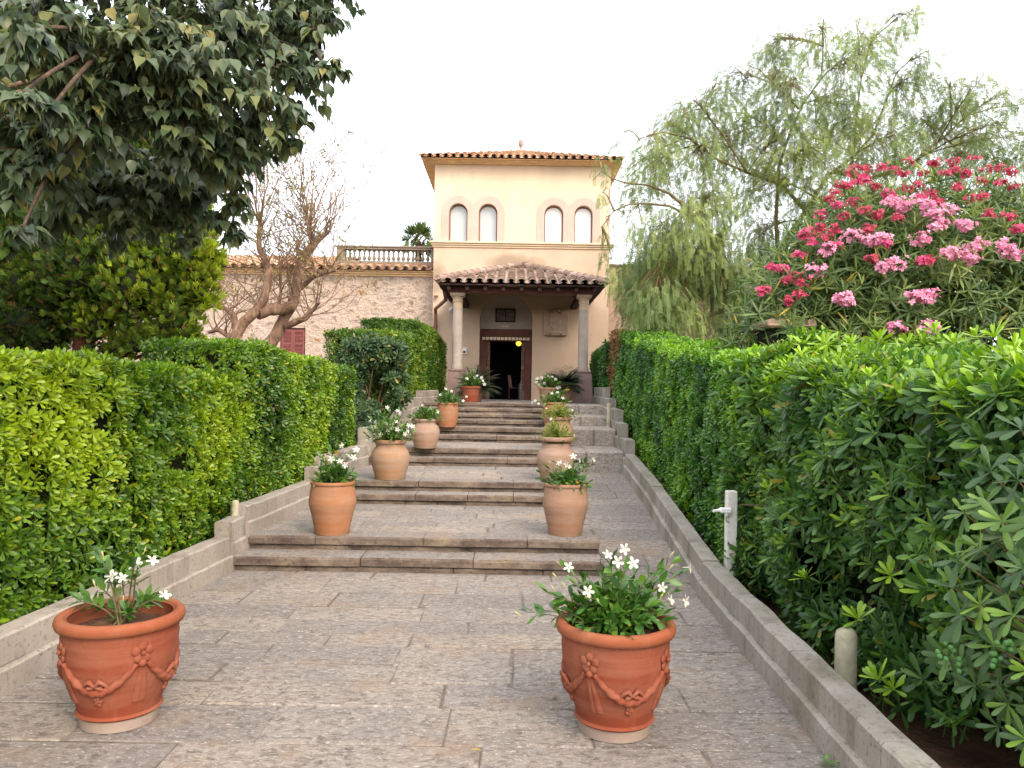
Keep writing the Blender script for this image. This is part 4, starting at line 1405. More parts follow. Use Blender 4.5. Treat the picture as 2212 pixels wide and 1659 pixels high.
BIG = [(.16, 0), (.17, .01), (.20, .14), (.225, .30), (.225, .38), (.215, .42)]
GRIM = [(.20, .405), (.222, .405), (.232, .412), (.232, .44), (.224, .447), (.205, .447)]


def scaled(p, s): return [(a * s, b * s) for a, b in p]


P = {}
P[3] = pot_spot(717, 1158, .256, .163)
make_pot('barrel_pot', 'tall orange barrel-shaped clay pot on the left of the first landing', P[3], BARREL, M['clay_a'], .43, BRIM)
P[4] = pot_spot(1220, 1160, .256, .163)
make_pot('barrel_pot', 'tall pale pinkish barrel-shaped clay pot on the right of the first landing', P[4], BARREL, M['clay_b'], .43, BRIM)
P[5] = pot_spot(842, 1038, .512, .185)
make_pot('round_jar', 'round-bellied buff clay jar with a collar, on the left of the second landing', P[5], ROUND, M['clay_c'], .43, RRIM)
P[6] = (at(1201, 1000, 10.18)[0], 10.18, .512)
make_pot('round_jar', 'round-bellied pale jar half hidden behind the right barrel pot', P[6], scaled(ROUND, 1.03), M['clay_d'], .44, scaled(RRIM, 1.12))
P[7] = pot_spot(918, 969, .768, .16)
make_pot('round_jar', 'limed pinkish round jar on the left of the third landing', P[7], scaled(ROUND, .90), M['clay_d'], .39, scaled(RRIM, .90))
P[8] = (at(1206, 930, 12.5)[0], 12.5, .768)
make_pot('round_jar', 'small buff jar third from the front on the right, under yellowish leaves', P[8], scaled(ROUND, .98), M['clay_c'], .42, scaled(RRIM, 1.0))
P[9] = pot_spot(966, 923, 1.02, .15)
make_pot('tapered_pot', 'bright orange tapered clay pot near the top left of the steps', P[9], TAPER, M['clay_a'], .36, TRIM)
P[10] = (at(1196, 885, 14.35)[0], 14.35, 1.02)
make_pot('tapered_pot', 'clay pot near the top right of the steps with dark green leaves and white flowers', P[10], scaled(TAPER, 1.06), M['clay_a'], .38, scaled(TRIM, 1.08))
P[11] = (at(1016, 860, 16.1)[0], 16.1, 1.452)
make_pot('plain_pot', 'plain red terracotta pot left of the door with a small white flowering plant', P[11], PLAIN, M['clay_red'], .27, PRIM)
P[12] = (at(1184, 860, 16.3)[0], 16.3, 1.452)
make_pot('plain_pot', 'plain reddish pot right of the door with many small white flowers', P[12], scaled(PLAIN, 1.0), M['clay_b'], .27, PRIM)
P[13] = (at(1217, 860, 17.0)[0], 17.0, 1.452)
make_pot('tall_pot', 'brown clay pot beside the right column pedestal carrying the dark cycad', P[13], BIG, M['clay_b'], .38, GRIM)
P[14] = (at(1027, 860, 16.95)[0], 16.95, 1.452)
make_pot('tall_pot', 'clay pot behind the plain red pot left of the door, carrying dark strap leaves', P[14], scaled(BIG, .72), M['clay_b'], .27, scaled(GRIM, .72))


# ------------------------------------------------------------------ potted plants
def potted_plant(name, label, base, shoots, leaf, leaf_mat_, lsize, per=9, flowers=(), buds=(), fsize=.032, tint=(.45, .2), stem_r=.004, group='white flowering plants in the pots', cat='plant', bare=.35):
    """base: soil point; shoots: world tip points"""
    t = thing(name, label, cat, base, group)
    st = MB(); pos = []; dr = []; b = Vector([float(c) for c in base])
    tips = [Vector([float(c) for c in s]) for s in shoots]
    r = random.Random(hash(name + label) % 1000 if False else len(label))
    for tip in tips:
        a = b + Vector((r.uniform(-.04, .04), r.uniform(-.04, .04), -.02))
        h = tip - a
        mid = a + h * .5 + Vector((h.x * -.18, h.y * -.18, abs(h.z) * .12 + .03))
        pts = []
        for i in range(9):
            u = i / 8
            pts.append(a * (1 - u) ** 2 + mid * (2 * u * (1 - u)) + tip * u * u)
        st.tube(pts, [stem_r * (1 - .6 * i / 8) for i in range(9)], 5)
        n = per
        for i in range(n):
            u = bare + (1 - bare) * (i + r.random() * .6) / n
            u = min(u, 1)
            p = a * (1 - u) ** 2 + mid * (2 * u * (1 - u)) + tip * u * u
            tg = (tip - mid) * u + (mid - a) * (1 - u); tg.normalize()
            az = i * 2.4 + r.uniform(-.4, .4)
            q = tg.orthogonal().normalized(); q2 = tg.cross(q)
            o = q * math.cos(az) + q2 * math.sin(az)
            k = .9 if u < .9 else .35
            pos.append(p); dr.append(o * k + tg * (.35 + .5 * u) + Vector((0, 0, .12)))
        pos.append(tip); dr.append(h.normalized() + Vector((r.uniform(-.3, .3), r.uniform(-.3, .3), .2)))
    pos = np.array([tuple(p) for p in pos]); dr = np.array([tuple(p) for p in dr])
    if len(st.v): st.build('stem', M['stem'], t, smooth=60)
    scatter('foliage', leaf, pos, frames(dr, jit=.35), lsize * rng.uniform(.65, 1.15, len(pos)), np.clip(rng.normal(tint[0], tint[1], len(pos)), 0, 1), leaf_mat_, t)
    for p in flowers:
        ax = Vector((float(p[0]) - b.x, float(p[1]) - b.y - .25, .12)) + Vector((r.uniform(-.3, .3), r.uniform(-.15, .2), r.uniform(-.1, .3)))
        add_flower(p, ax, fsize * r.uniform(.85, 1.15), t)
    for p in buds:
        add_flower(p, Vector((float(p[0]) - b.x, float(p[1]) - b.y, .35)), fsize * r.uniform(.6, .9), t, bud=True)
    return t


def dome_shoots(base, rx, h, n, seed, flat=.25):
    r = random.Random(seed); out = []
    for i in range(n):
        a = i * 2.4 + r.uniform(-.3, .3); q = math.sqrt((i + .5) / n)
        out.append((base[0] + rx * q * math.cos(a), base[1] + rx * q * math.sin(a), base[2] + h * (1 - q * q * (1 - flat)) * r.uniform(.75, 1.1)))
    return out


def px_list(lst, d, jit=.06, seed=1):
    r = random.Random(seed)
    return [at(p[0], p[1], d + r.uniform(-jit, jit)) for p in lst]


# near right pot: dense bush
b2 = (pl2[0], pl2[1], .47)
d2 = pl2[1]
sh = dome_shoots(b2, .26, .19, 64, 2, .45) + px_list([(1225, 1235), (1240, 1262), (1205, 1292), (1180, 1280), (1140, 1322), (1320, 1218), (1350, 1232), (1370, 1245), (1300, 1240), (1425, 1225), (1455, 1215), (1470, 1240), (1440, 1260), (1410, 1252), (1262, 1250), (1275, 1290), (1340, 1260), (1390, 1285), (1455, 1280), (1172, 1318), (1222, 1300)], d2, .12, 3)
potted_plant('flowering_plant', 'bushy white-flowered plant spilling from the near right garlanded pot', b2, sh, [OVATE, OVATE, OBLONG], M['potleaf'], .080, 15,
             px_list([(1228, 1225), (1270, 1277), (1312, 1199), (1348, 1186), (1334, 1213), (1366, 1217), (1447, 1294), (1489, 1226), (1480, 1297), (1430, 1269)], d2 - .10, .06, 4),
             px_list([(1200, 1245), (1209, 1220), (1450, 1198), (1220, 1266), (1427, 1290), (1196, 1272), (1448, 1226), (1119, 1326)], d2 - .08, .05, 5), fsize=.030, bare=.12)
# near left pot: sparse, leggy
b1 = (pl1[0], pl1[1], .47); d1_ = pl1[1]
sh = px_list([(205, 1262), (160, 1290), (235, 1235), (262, 1240), (290, 1222), (300, 1205), (175, 1300), (325, 1288), (345, 1292), (318, 1305), (278, 1325), (248, 1318), (215, 1200)], d1_, .10, 6)
potted_plant('flowering_plant', 'sparse leggy plant with a few white flowers in the near left garlanded pot', b1, sh, [OVATE, OVATE, OBLONG], M['potleaf'], .074, 11,
             px_list([(328, 1211), (294, 1220), (240, 1246), (263, 1249), (355, 1286)], d1_ - .05, .04, 7),
             px_list([(222, 1200), (312, 1190), (204, 1262), (266, 1296)], d1_ - .03, .04, 8), fsize=.034, stem_r=.006, bare=.5)
# the rest up the steps
def std_plant(k, label, soil, rx, h, n, fl, bd=(), extra=(), mat='potleaf', ls=.078, per=13, fs=.034, tint=(.45, .2)):
    b = (P[k][0], P[k][1], P[k][2] + soil)
    potted_plant('flowering_plant', label, b, dome_shoots(b, rx, h, n, 10 + k) + px_list(extra, P[k][1], .1, k), [OVATE, OBLONG], M[mat], ls, per,
                 px_list(fl, P[k][1] - .14, .08, 20 + k), px_list(bd, P[k][1] - .1, .08, 40 + k), fs, tint, bare=.2)

std_plant(3, 'white-flowered plant leaning right out of the tall orange barrel pot', .45, .22, .22, 36,
          [(738, 963), (769, 972), (751, 984), (763, 988), (716, 992), (733, 997), (745, 1005)], [(681, 995), (710, 978), (720, 985), (700, 990)],
          [(735, 968), (760, 980), (690, 985), (680, 1000), (715, 975), (765, 1022), (750, 990), (700, 1000)])
std_plant(4, 'plant with white blooms and spreading shoots in the pale right barrel pot', .45, .24, .17, 36,
          [(1208, 1001), (1228, 1008), (1238, 986), (1250, 994), (1281, 992), (1222, 1003)], [(1188, 1000), (1212, 990)],
          [(1240, 992), (1262, 1000), (1278, 1003), (1180, 1010), (1166, 1022), (1200, 1000), (1265, 1015), (1250, 1003), (1170, 1035)])
std_plant(5, 'lush dark green plant covered in white flowers in the round buff jar', .45, .32, .36, 70,
          [(836, 880), (858, 888), (864, 893), (799, 910), (811, 913), (855, 910), (858, 928), (882, 919), (890, 921), (880, 930), (838, 931), (822, 939), (875, 938), (796, 952), (847, 925)], [(822, 890), (870, 884), (893, 930), (830, 915)],
          [(840, 885), (800, 905), (795, 930), (885, 915), (860, 890), (815, 895)], per=10)
std_plant(6, 'low yellow-green trailing plant in the pale jar behind the right barrel pot', .47, .24, .27, 46, [(1190, 905), (1240, 940)], (),
          [(1185, 920), (1190, 905), (1240, 935), (1236, 950), (1180, 935)], mat='potleaf_y', ls=.07, fs=.02)
std_plant(7, 'small rounded green plant with two white flowers in the limed round jar', .41, .26, .20, 36, [(945, 889), (911, 877), (902, 884)], [(930, 878)], [(900, 880), (945, 890)])
std_plant(8, 'straggly yellowish plant in the small buff jar third on the right', .44, .30, .27, 46, [(1180, 882), (1236, 886)], (), [(1240, 885), (1170, 885), (1175, 893), (1240, 905)], mat='potleaf_y', ls=.07, fs=.02)
std_plant(9, 'compact green plant with white flowers in the bright orange tapered pot', .38, .28, .24, 38, [(962, 840), (1007, 857), (951, 853), (1000, 866), (975, 845)], (), [(945, 855), (1000, 858), (962, 845)])
std_plant(10, 'leaning dark green plant with white flowers in the top right pot of the steps', .40, .27, .26, 36, [(1150, 870), (1156, 866), (1192, 850), (1204, 848), (1215, 860), (1163, 872)], (), [(1160, 868), (1170, 862), (1215, 850), (1222, 842), (1222, 865)])
std_plant(11, 'white-flowered plant in the plain red pot left of the door', .29, .26, .34, 30, [(1030, 812), (1040, 816), (1042, 822), (1025, 815), (1046, 830), (1008, 818)], (), [(1000, 820), (1045, 818)], fs=.042)
std_plant(12, 'plant with many white flowers in the plain reddish pot right of the door', .29, .26, .30, 30, [(1160, 818), (1164, 832), (1170, 816), (1182, 812), (1192, 814), (1200, 819), (1203, 838), (1208, 836), (1176, 828), (1158, 826)], (), [(1158, 825), (1175, 812)], fs=.042)


def cycad(name, label, base, n, L, seed, mat, rise=.8, width=.12, nl=16, group=None):
    t = thing(name, label, 'plant', base, group)
    r = random.Random(seed); st = MB(); pos = []; dr = []; up = []; sz = []
    for i in range(n):
        az = i * 2.4 + r.uniform(-.2, .2); k = (i + .5) / n
        el = rise * (1.25 - k * 1.1) + r.uniform(-.1, .1)
        l = L * r.uniform(.8, 1.1)
        p = Vector([float(c) for c in base]); d = Vector((math.cos(az) * math.cos(el), math.sin(az) * math.cos(el), math.sin(el)))
        pts = [p.copy()]
        for j in range(nl):
            d = (d + Vector((0, 0, -.055))).normalized(); p = p + d * (l / nl); pts.append(p.copy())
            if j > 1:
                s = d.cross(Vector((0, 0, 1))).normalized()
                for q in (-1, 1):
                    pos.append(p); dr.append(s * q + d * .7 + Vector((0, 0, -.1))); sz.append(width * L * (1.6 - 1.1 * j / nl) * 1.8)
        st.tube(pts, [.006 * (1 - .7 * j / nl) for j in range(nl + 1)], 5)
    st.build('stem', M['stem'], t)
    pos = np.array([tuple(p) for p in pos]); dr = np.array([tuple(p) for p in dr])
    scatter('foliage', PALMB, pos, frames(dr, jit=.15), np.array(sz), np.clip(rng.normal(.4, .2, len(pos)), 0, 1), mat, t)
    return t


cycad('cycad_plant', 'dark spiky cycad in the brown pot beside the right column', (P[13][0], P[13][1], P[13][2] + .38), 44, .52, 4, M['cycad'], 1.0, .22, 18)
cycad('strap_leaf_plant', 'dark strap-leaved plant arching behind the red pot left of the door', (P[14][0], P[14][1], P[14][2] + .28), 34, .60, 8, M['cycad'], 1.15, .20, 16)

# fallen leaves on the paving
LME = None
r_ = random.Random(5)
spots = [((1042, 1628), 'orange fallen leaf at the very front of the paving, left of the near right pot'), ((1200, 1505), 'curled tan fallen leaf on the paving just left of the near right pot'), ((425, 1237), 'small brown dead leaf at the foot of the lowest step by the left kerb')]
for (px, py), lab in spots:
    dx, dy = px - 1106, py - 829.5
    uy = -dx * math.sin(ROLL) + dy * math.cos(ROLL) + 829.5
    d = EYE * F / (uy - HOR); p = at(px, py, d)
    me = bpy.data.meshes.new('fallen_leaf')
    tv = leaf_tpl([(0, .03), (.3, .2), (.6, .24), (.85, .12), (1, .01)], fold=.5, curl=-.3)
    me.from_pydata([(a * .06, b * .06, c * .06 + .004 + .02 * a * (1 - a)) for a, b, c in tv[0]], [], tv[1])
    a = me.attributes.new('tint', 'FLOAT', 'POINT'); a.data.foreach_set('value', np.full(len(tv[0]), .95, np.float32))
    me.materials.append(M['dry']); me.shade_smooth()
    o = link('fallen_leaf', me); o.location = (p[0], p[1], .008); o.rotation_euler = (0, 0, r_.uniform(0, 6))
    tag(o, lab, 'leaf', 'fallen leaves on the paving')
# ------------------------------------------------------------------ hedges
def snoise(p, sc, seed):
    return mnoise.noise(Vector((p[0] * sc + seed * 7.1, p[1] * sc, p[2] * sc + seed * 3.3)))


def hedge(name, label, face, nx, d0, d1, base, top, thick, tpls, dens, size, mat, amp=.05, jit=.45, seed=1, tint0=.42, tvar=.16, tsc=.9, core=None,
          group=None, inset=.12, up=.25, backk=.35, endk=(1, 1), topbright=.0, nsc=1.1, dry=None, hole=None, rnd=.16):
    t = thing(name, label, 'hedge', (face((d0 + d1) / 2) - nx * thick / 2, (d0 + d1) / 2, base((d0 + d1) / 2)), group)
    hm = top((d0 + d1) / 2) - base((d0 + d1) / 2); ln = d1 - d0

    def surf(which, u, v):
        """point and normal on the shell; u, v in 0..1"""
        if which in ('face', 'back'):
            d = d0 + ln * u; z = base(d) + (top(d) - base(d)) * v
            x = face(d) if which == 'face' else face(d) - nx * thick
            n = Vector((nx if which == 'face' else -nx, 0, 0))
            e = (top(d) - z)
            if e < rnd:
                k = 1 - e / rnd; x -= (1 if which == 'face' else -1) * nx * rnd * .55 * k * k; n = Vector((n.x, 0, k * .9)).normalized()
        elif which == 'top':
            d = d0 + ln * u; x = face(d) - nx * thick * v; z = top(d)
            n = Vector((0, 0, 1)); e = min(v, 1 - v) * thick
            if e < rnd: k = 1 - e / rnd; z -= rnd * .4 * k * k
        else:
            d = d0 if which == 'end0' else d1
            x = face(d) - nx * thick * u; z = base(d) + (top(d) - base(d)) * v
            n = Vector((0, -1 if which == 'end0' else 1, 0))
        p = Vector((x, d, z))
        q = snoise(p, nsc, seed) + .5 * snoise(p, nsc * 2.7, seed + 3)
        dsp = amp * q
        if hole: dsp += hole(p)
        return p + n * dsp, n, q

    parts = [('face', ln * hm, 1.0), ('top', ln * thick, 1.0), ('back', ln * hm, backk), ('end0', thick * hm, endk[0]), ('end1', thick * hm, endk[1])]
    pos = []; nor = []; tn = []
    r = random.Random(seed)
    for w, area, k in parts:
        for _ in range(int(area * dens * k)):
            u, v = r.random(), r.random()
            p, n, q = surf(w, u, v)
            p = p - n * (r.random() ** 2 * .10)
            pos.append(tuple(p)); nor.append((n.x, n.y, n.z + up))
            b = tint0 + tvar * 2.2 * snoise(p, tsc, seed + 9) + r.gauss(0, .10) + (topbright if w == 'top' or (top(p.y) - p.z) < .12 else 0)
            tn.append(b)
    pos = np.array(pos); nor = np.array(nor); tn = np.clip(np.array(tn), 0, 1.05)
    sz = size * rng.uniform(.55, 1.28, len(pos))
    fr = frames_z(nor, jit)
    if dry is not None:
        sel = np.array([dry(p) for p in pos])
        scatter('dry_foliage', tpls, pos[sel], fr[sel], sz[sel], tn[sel], M['dry'], t)
        pos, fr, sz, tn = pos[~sel], fr[~sel], sz[~sel], tn[~sel]
    scatter('foliage', tpls, pos, fr, sz, tn, mat, t)
    # solid core, coloured near-black for the shade inside the hedge
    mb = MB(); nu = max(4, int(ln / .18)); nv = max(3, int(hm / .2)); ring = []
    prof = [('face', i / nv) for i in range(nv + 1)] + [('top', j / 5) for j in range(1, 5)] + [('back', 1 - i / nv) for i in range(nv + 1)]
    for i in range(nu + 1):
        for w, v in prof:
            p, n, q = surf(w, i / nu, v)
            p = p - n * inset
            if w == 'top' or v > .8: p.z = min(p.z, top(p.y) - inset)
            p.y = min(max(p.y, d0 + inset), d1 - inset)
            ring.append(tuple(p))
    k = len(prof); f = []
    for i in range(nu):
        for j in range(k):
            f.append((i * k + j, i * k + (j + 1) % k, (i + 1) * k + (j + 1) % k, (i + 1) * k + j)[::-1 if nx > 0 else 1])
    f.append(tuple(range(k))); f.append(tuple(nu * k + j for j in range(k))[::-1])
    mb.add(ring, f).build('shade_fill', core or M['core'], t, smooth=180)
    return t


ROS_N = [rosette_tpl(OBOV, 9, (8, 66), s) for s in range(4)]
ROS_F = [rosette_tpl(OBOV_S, 7, (5, 62), s + 10) for s in range(4)]
ROS_L = [rosette_tpl(OBLONG, 10, (-8, 62), s + 20) for s in range(4)]
ROS_O = [rosette_tpl(LANCE, 9, (0, 66), s + 30) for s in range(4)]
T_ = lambda tab: (lambda d: lerp_table(tab, d))

# left: the near clipped hedge and the slightly taller one behind it
hedge('clipped_hedge', 'bright green clipped hedge nearest on the left, behind the sparse garlanded pot', lambda d: XL(d) - .26, 1, .8, 7.75, T_([(0, .02), (7, .05), (8, .25)]), T_([(0, 1.82), (4.5, 1.86), (7.75, 1.80)]), .85,
      ROS_N, 460, .073, M['hedge'], amp=.06, seed=2, tint0=.50, tvar=.30, tsc=.95,
      hole=lambda p: -.22 * max(0, 1 - ((p.y - 5.46) / .13) ** 2 - ((p.z - 1.40) / .12) ** 2) - .2 * max(0, 1 - ((p.y - 6.6) / .2) ** 2 - ((p.z - 1.0) / .1) ** 2) - .16 * max(0, 1 - ((p.y - 4.3) / .1) ** 2 - ((p.z - .9) / .12) ** 2))
hedge('clipped_hedge', 'taller clipped left hedge starting behind the nearest hedge, ending level with the barrel pots', lambda d: XL(d) - .20, 1, 7.6, 11.9, T_([(7, .15), (9.5, .35), (12, .6)]), T_([(7.5, 2.10), (8.4, 2.14), (12, 2.0)]), .95,
      ROS_F, 460, .070, M['hedge'], amp=.05, seed=3, tint0=.48, tvar=.28, tsc=1.1)
# left, by the porch
hedge('clipped_hedge', 'lower front step of the tall clipped hedge beside the left jars, with a yellow streak', T_([(13.5, -2.28), (16.6, -1.92)]), 1, 14.2, 16.6, T_([(13, .9), (17, 1.4)]), T_([(14, 2.74), (16.6, 2.86)]), 1.25,
      ROS_F, 420, .072, M['hedge_far'], amp=.04, seed=4, tint0=.50, tvar=.22, tsc=1.1)
hedge('clipped_hedge', 'higher back step of the tall clipped hedge against the left porch column', T_([(16, -2.02), (19.5, -1.66)]), 1, 16.3, 19.3, T_([(13, .9), (17, 1.4)]), T_([(16.3, 3.16), (18.4, 3.12), (19.3, 2.82)]), 1.25,
      ROS_F, 420, .074, M['hedge_far'], amp=.05, seed=5, tint0=.46, tvar=.2, tsc=1.1)
# right: mid hedge, far hedge with a dry patch, farthest dark end
rb = T_([(0, .0), (6, .0), (9.5, .35), (12, .6), (16, 1.3)])
hedge('clipped_hedge', 'long deep green hedge on the right following the kerb up beside the ramp', lambda d: XR(d) + T_([(6, .42), (9, .30), (14, .27)])(d), -1, 6.6, 13.6, rb, T_([(6, 2.00), (9, 2.18), (13.6, 2.70)]), .8,
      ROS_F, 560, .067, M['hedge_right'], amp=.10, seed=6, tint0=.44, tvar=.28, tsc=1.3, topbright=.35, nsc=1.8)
hedge('clipped_hedge', 'half-dry hedge section with a brown patch, right of the right porch column', lambda d: XR(d) + .22, -1, 13.7, 16.0, rb, T_([(13, 2.72), (16, 2.95)]), 1.1,
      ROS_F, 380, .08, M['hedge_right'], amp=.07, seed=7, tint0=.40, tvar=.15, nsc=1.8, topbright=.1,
      dry=lambda p: p[1] > 14.3 and (snoise(p, 1.3, 4) + (p[1] - 15.0) * .35) > -.08)
hedge('clipped_hedge', 'small dark hedge end directly behind the right porch column', lambda d: XR(d) + .12, -1, 16.3, 19.6, rb, T_([(16, 2.78), (19, 2.7)]), 1.0,
      ROS_F, 380, .08, M['hedge_right'], amp=.05, seed=8, tint0=.25, tvar=.1)


# ------------------------------------------------------------------ branchy helpers
def curve(a, b, bend, n=8):
    a, b = Vector(a), Vector(b); m = (a + b) / 2 + Vector(bend)
    return [a * (1 - u) ** 2 + m * 2 * u * (1 - u) + b * u * u for u in [i / n for i in range(n + 1)]]


def lobe_points(lobes, per, seed, shell=.45):
    """points in ellipsoid lobes (centre, radius vec), biased to the shell; returns pos, outward, lobe index"""
    g = np.random.default_rng(seed)
    P_, N_, I_ = [], [], []
    for i, (c, rv, k) in enumerate(lobes):
        n = max(3, int(per * k))
        v = g.normal(size=(n, 3)); v /= np.linalg.norm(v, axis=1, keepdims=True)
        q = 1 - shell * g.random(n) ** 1.3
        P_.append(np.array(c) + v * q[:, None] * np.array(rv)); N_.append(v / np.array(rv) * min(rv)); I_.append(np.full(n, i))
    return np.concatenate(P_), np.concatenate(N_), np.concatenate(I_)


def px_lobe(px, py, d, rpx, dk=1.0, k=None):
    r = rpx * d / F
    return (at(px, py, d), (r, r * dk, r), k if k is not None else r * r)


# ------------------------------------------------------------------ near right shrub with big rosettes
def near_hole(p):
    # a hollow low in the shrub where the twigs show
    h = 0.0
    for cx, cz, rr, dep in ((3.9, .62, .55, .45), (4.7, .50, .4, .25), (3.3, .35, .4, .35)):
        q = ((p.y - cx) / rr) ** 2 + ((p.z - cz) / (rr * .55)) ** 2
        if q < 1: h -= dep * (1 - q)
    return h


nface = T_([(1.6, 2.35), (2.8, 2.16), (3.5, 2.02), (4.2, 2.00), (5.2, 1.98), (6.8, 2.00)])
t = hedge('broad_leaf_shrub', 'large unclipped shrub with big leaf rosettes filling the right foreground behind the kerb', nface, -1, 1.5, 6.9, T_([(0, .42), (3.0, .32), (3.8, .06), (7, .0)]),
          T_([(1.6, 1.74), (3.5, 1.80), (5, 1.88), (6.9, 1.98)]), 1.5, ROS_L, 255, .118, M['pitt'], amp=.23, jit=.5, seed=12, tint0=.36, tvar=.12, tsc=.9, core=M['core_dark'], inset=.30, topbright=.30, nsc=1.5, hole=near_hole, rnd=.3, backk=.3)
t['category'] = 'shrub'
# fresh pale shoots and bare twigs standing out of it
pos = []; nor = []
for px, py, d in ((1855, 905, 4.6), (1830, 950, 4.8), (1795, 985, 4.7), (1770, 1040, 4.9), (1925, 1245, 3.9), (1830, 1130, 4.6), (1900, 740, 4.6), (2020, 720, 4.4), (2110, 730, 4.2), (1980, 1150, 4.0), (1855, 1340, 4.2), (1900, 1470, 3.8), (1930, 1490, 3.8), (1700, 800, 5.6), (1730, 770, 5.4), (1650, 900, 5.8), (1660, 1060, 5.6), (1690, 1180, 5.2), (1740, 1250, 4.9), (2150, 730, 4.0), (1780, 745, 5.0), (1840, 745, 4.8), (1960, 745, 4.5), (2060, 745, 4.2), (2190, 745, 3.9), (1880, 815, 4.4), (1940, 860, 4.2)):
    pos.append(at(px, py, d)); nor.append((-.28, -.22, 1.0))
pos = np.array(pos); nor = np.array(nor)
TUFT = [rosette_tpl(OBLONG, 12, (22, 80), s + 70, (.55, 1.0)) for s in range(3)]
for q, nq in zip(pos, nor):
    scatter('fresh_shoot', TUFT, q[None], frames_z(nq[None], .3), rng.uniform(.09, .13, 1), rng.uniform(.8, 1.05, 1), M['pitt'], t)
mb = MB()
r = random.Random(9)
for (a, b, rad) in (((2.7, 4.4, .5), at(1770, 1040, 4.7), .016), ((2.6, 4.3, 1.2), at(1830, 1010, 4.55), .012), ((2.8, 3.7, .4), at(1930, 1230, 3.9), .011), ((2.6, 4.6, .8), at(1600, 1090, 5.9), .012), ((2.7, 3.9, 1.3), at(1880, 860, 4.2), .010)):
    mb.tube(curve(a, b, (r.uniform(-.05, .05), 0, .08)), [rad * (1 - .07 * i) for i in range(9)], 7)
for i in range(9):
    x, y = 2.75 + r.uniform(-.1, .5), 2.3 + i * .5 + r.uniform(-.15, .15)
    mb.tube(curve((x, y, GH(y) - .03), (x + r.uniform(-.3, .2), y + r.uniform(-.4, .3), 1.2), (r.uniform(-.15, .15), 0, 0)), [.022 * (1 - .06 * k) for k in range(9)], 8)
mb.build('stem', M['bark_dark'], t, smooth=60)

# paler bush with fruit leaning in at the right edge
t = thing('olive_green_shrub', 'paler grey-green shrub with round green fruit leaning in at the right edge', 'shrub', (2.75, 2.95, -.04))
br = MB(); pos = []; nor = []; tn = []; sz = []
r = random.Random(21)
root = Vector((2.75, 2.95, -.06))
tipl = [(2165, 1130, 2.75), (2200, 1040, 2.8), (2130, 1090, 2.9), (2210, 1230, 2.6), (2120, 1190, 2.85), (2190, 1330, 2.65), (2080, 1330, 2.9), (2150, 1400, 2.8), (2060, 1270, 3.0), (2110, 1480, 2.9), (2180, 1520, 2.75), (2070, 1210, 3.0), (2230, 1450, 2.6), (2240, 1130, 2.6), (2140, 1020, 3.0), (2050, 1420, 3.0), (2260, 980, 2.8), (2160, 1570, 2.85), (2205, 930, 2.9), (2120, 1310, 2.85), (2085, 1110, 3.0), (2300, 1300, 2.5), (2330, 1080, 2.5), (2220, 1600, 2.7)]
for px, py, d in tipl:
    tip = Vector([float(c) for c in at(px, py, d)])
    mid = root.lerp(tip, .5) + Vector((.16, .05, .12))
    pts = [root * (1 - u) ** 2 + mid * 2 * u * (1 - u) + tip * u * u for u in [i / 10 for i in range(11)]]
    br.tube(pts, [.011 * (1 - .07 * i) for i in range(11)], 6)
    dn = (pts[-1] - pts[-3]).normalized()
    for u in (.55, .66, .77, .88, 1.0):
        p = root * (1 - u) ** 2 + mid * 2 * u * (1 - u) + tip * u * u
        o = Vector((r.uniform(-.08, .08), r.uniform(-.08, .08), r.uniform(-.06, .06))) * (1 if u < 1 else 0)
        pos.append(tuple(p + o)); nor.append(tuple(dn + Vector((-.4, -.5, .5)))); tn.append(.45 + r.gauss(0, .13) + (.25 if u == 1 and r.random() < .3 else 0)); sz.append(r.uniform(.085, .125))
br.build('stem', M['bark_green'], t, smooth=60)
scatter('foliage', ROS_L, np.array(pos), frames_z(np.array(nor), .4), np.array(sz), np.array(tn), M['pitt_light'], t)
for px, py, d in ((2065, 1440, 2.9), (2150, 1420, 2.75), (2165, 1395, 2.7), (2045, 1405, 2.9)):
    mb = MB(); c = Vector([float(q) for q in at(px, py, d)])
    for k in range(6): ball(mb, c + Vector((r.uniform(-.03, .03), r.uniform(-.02, .02), r.uniform(-.03, .03))), .0105, 9)
    mb.build('fruit_cluster', M['fig'], t, smooth=90)

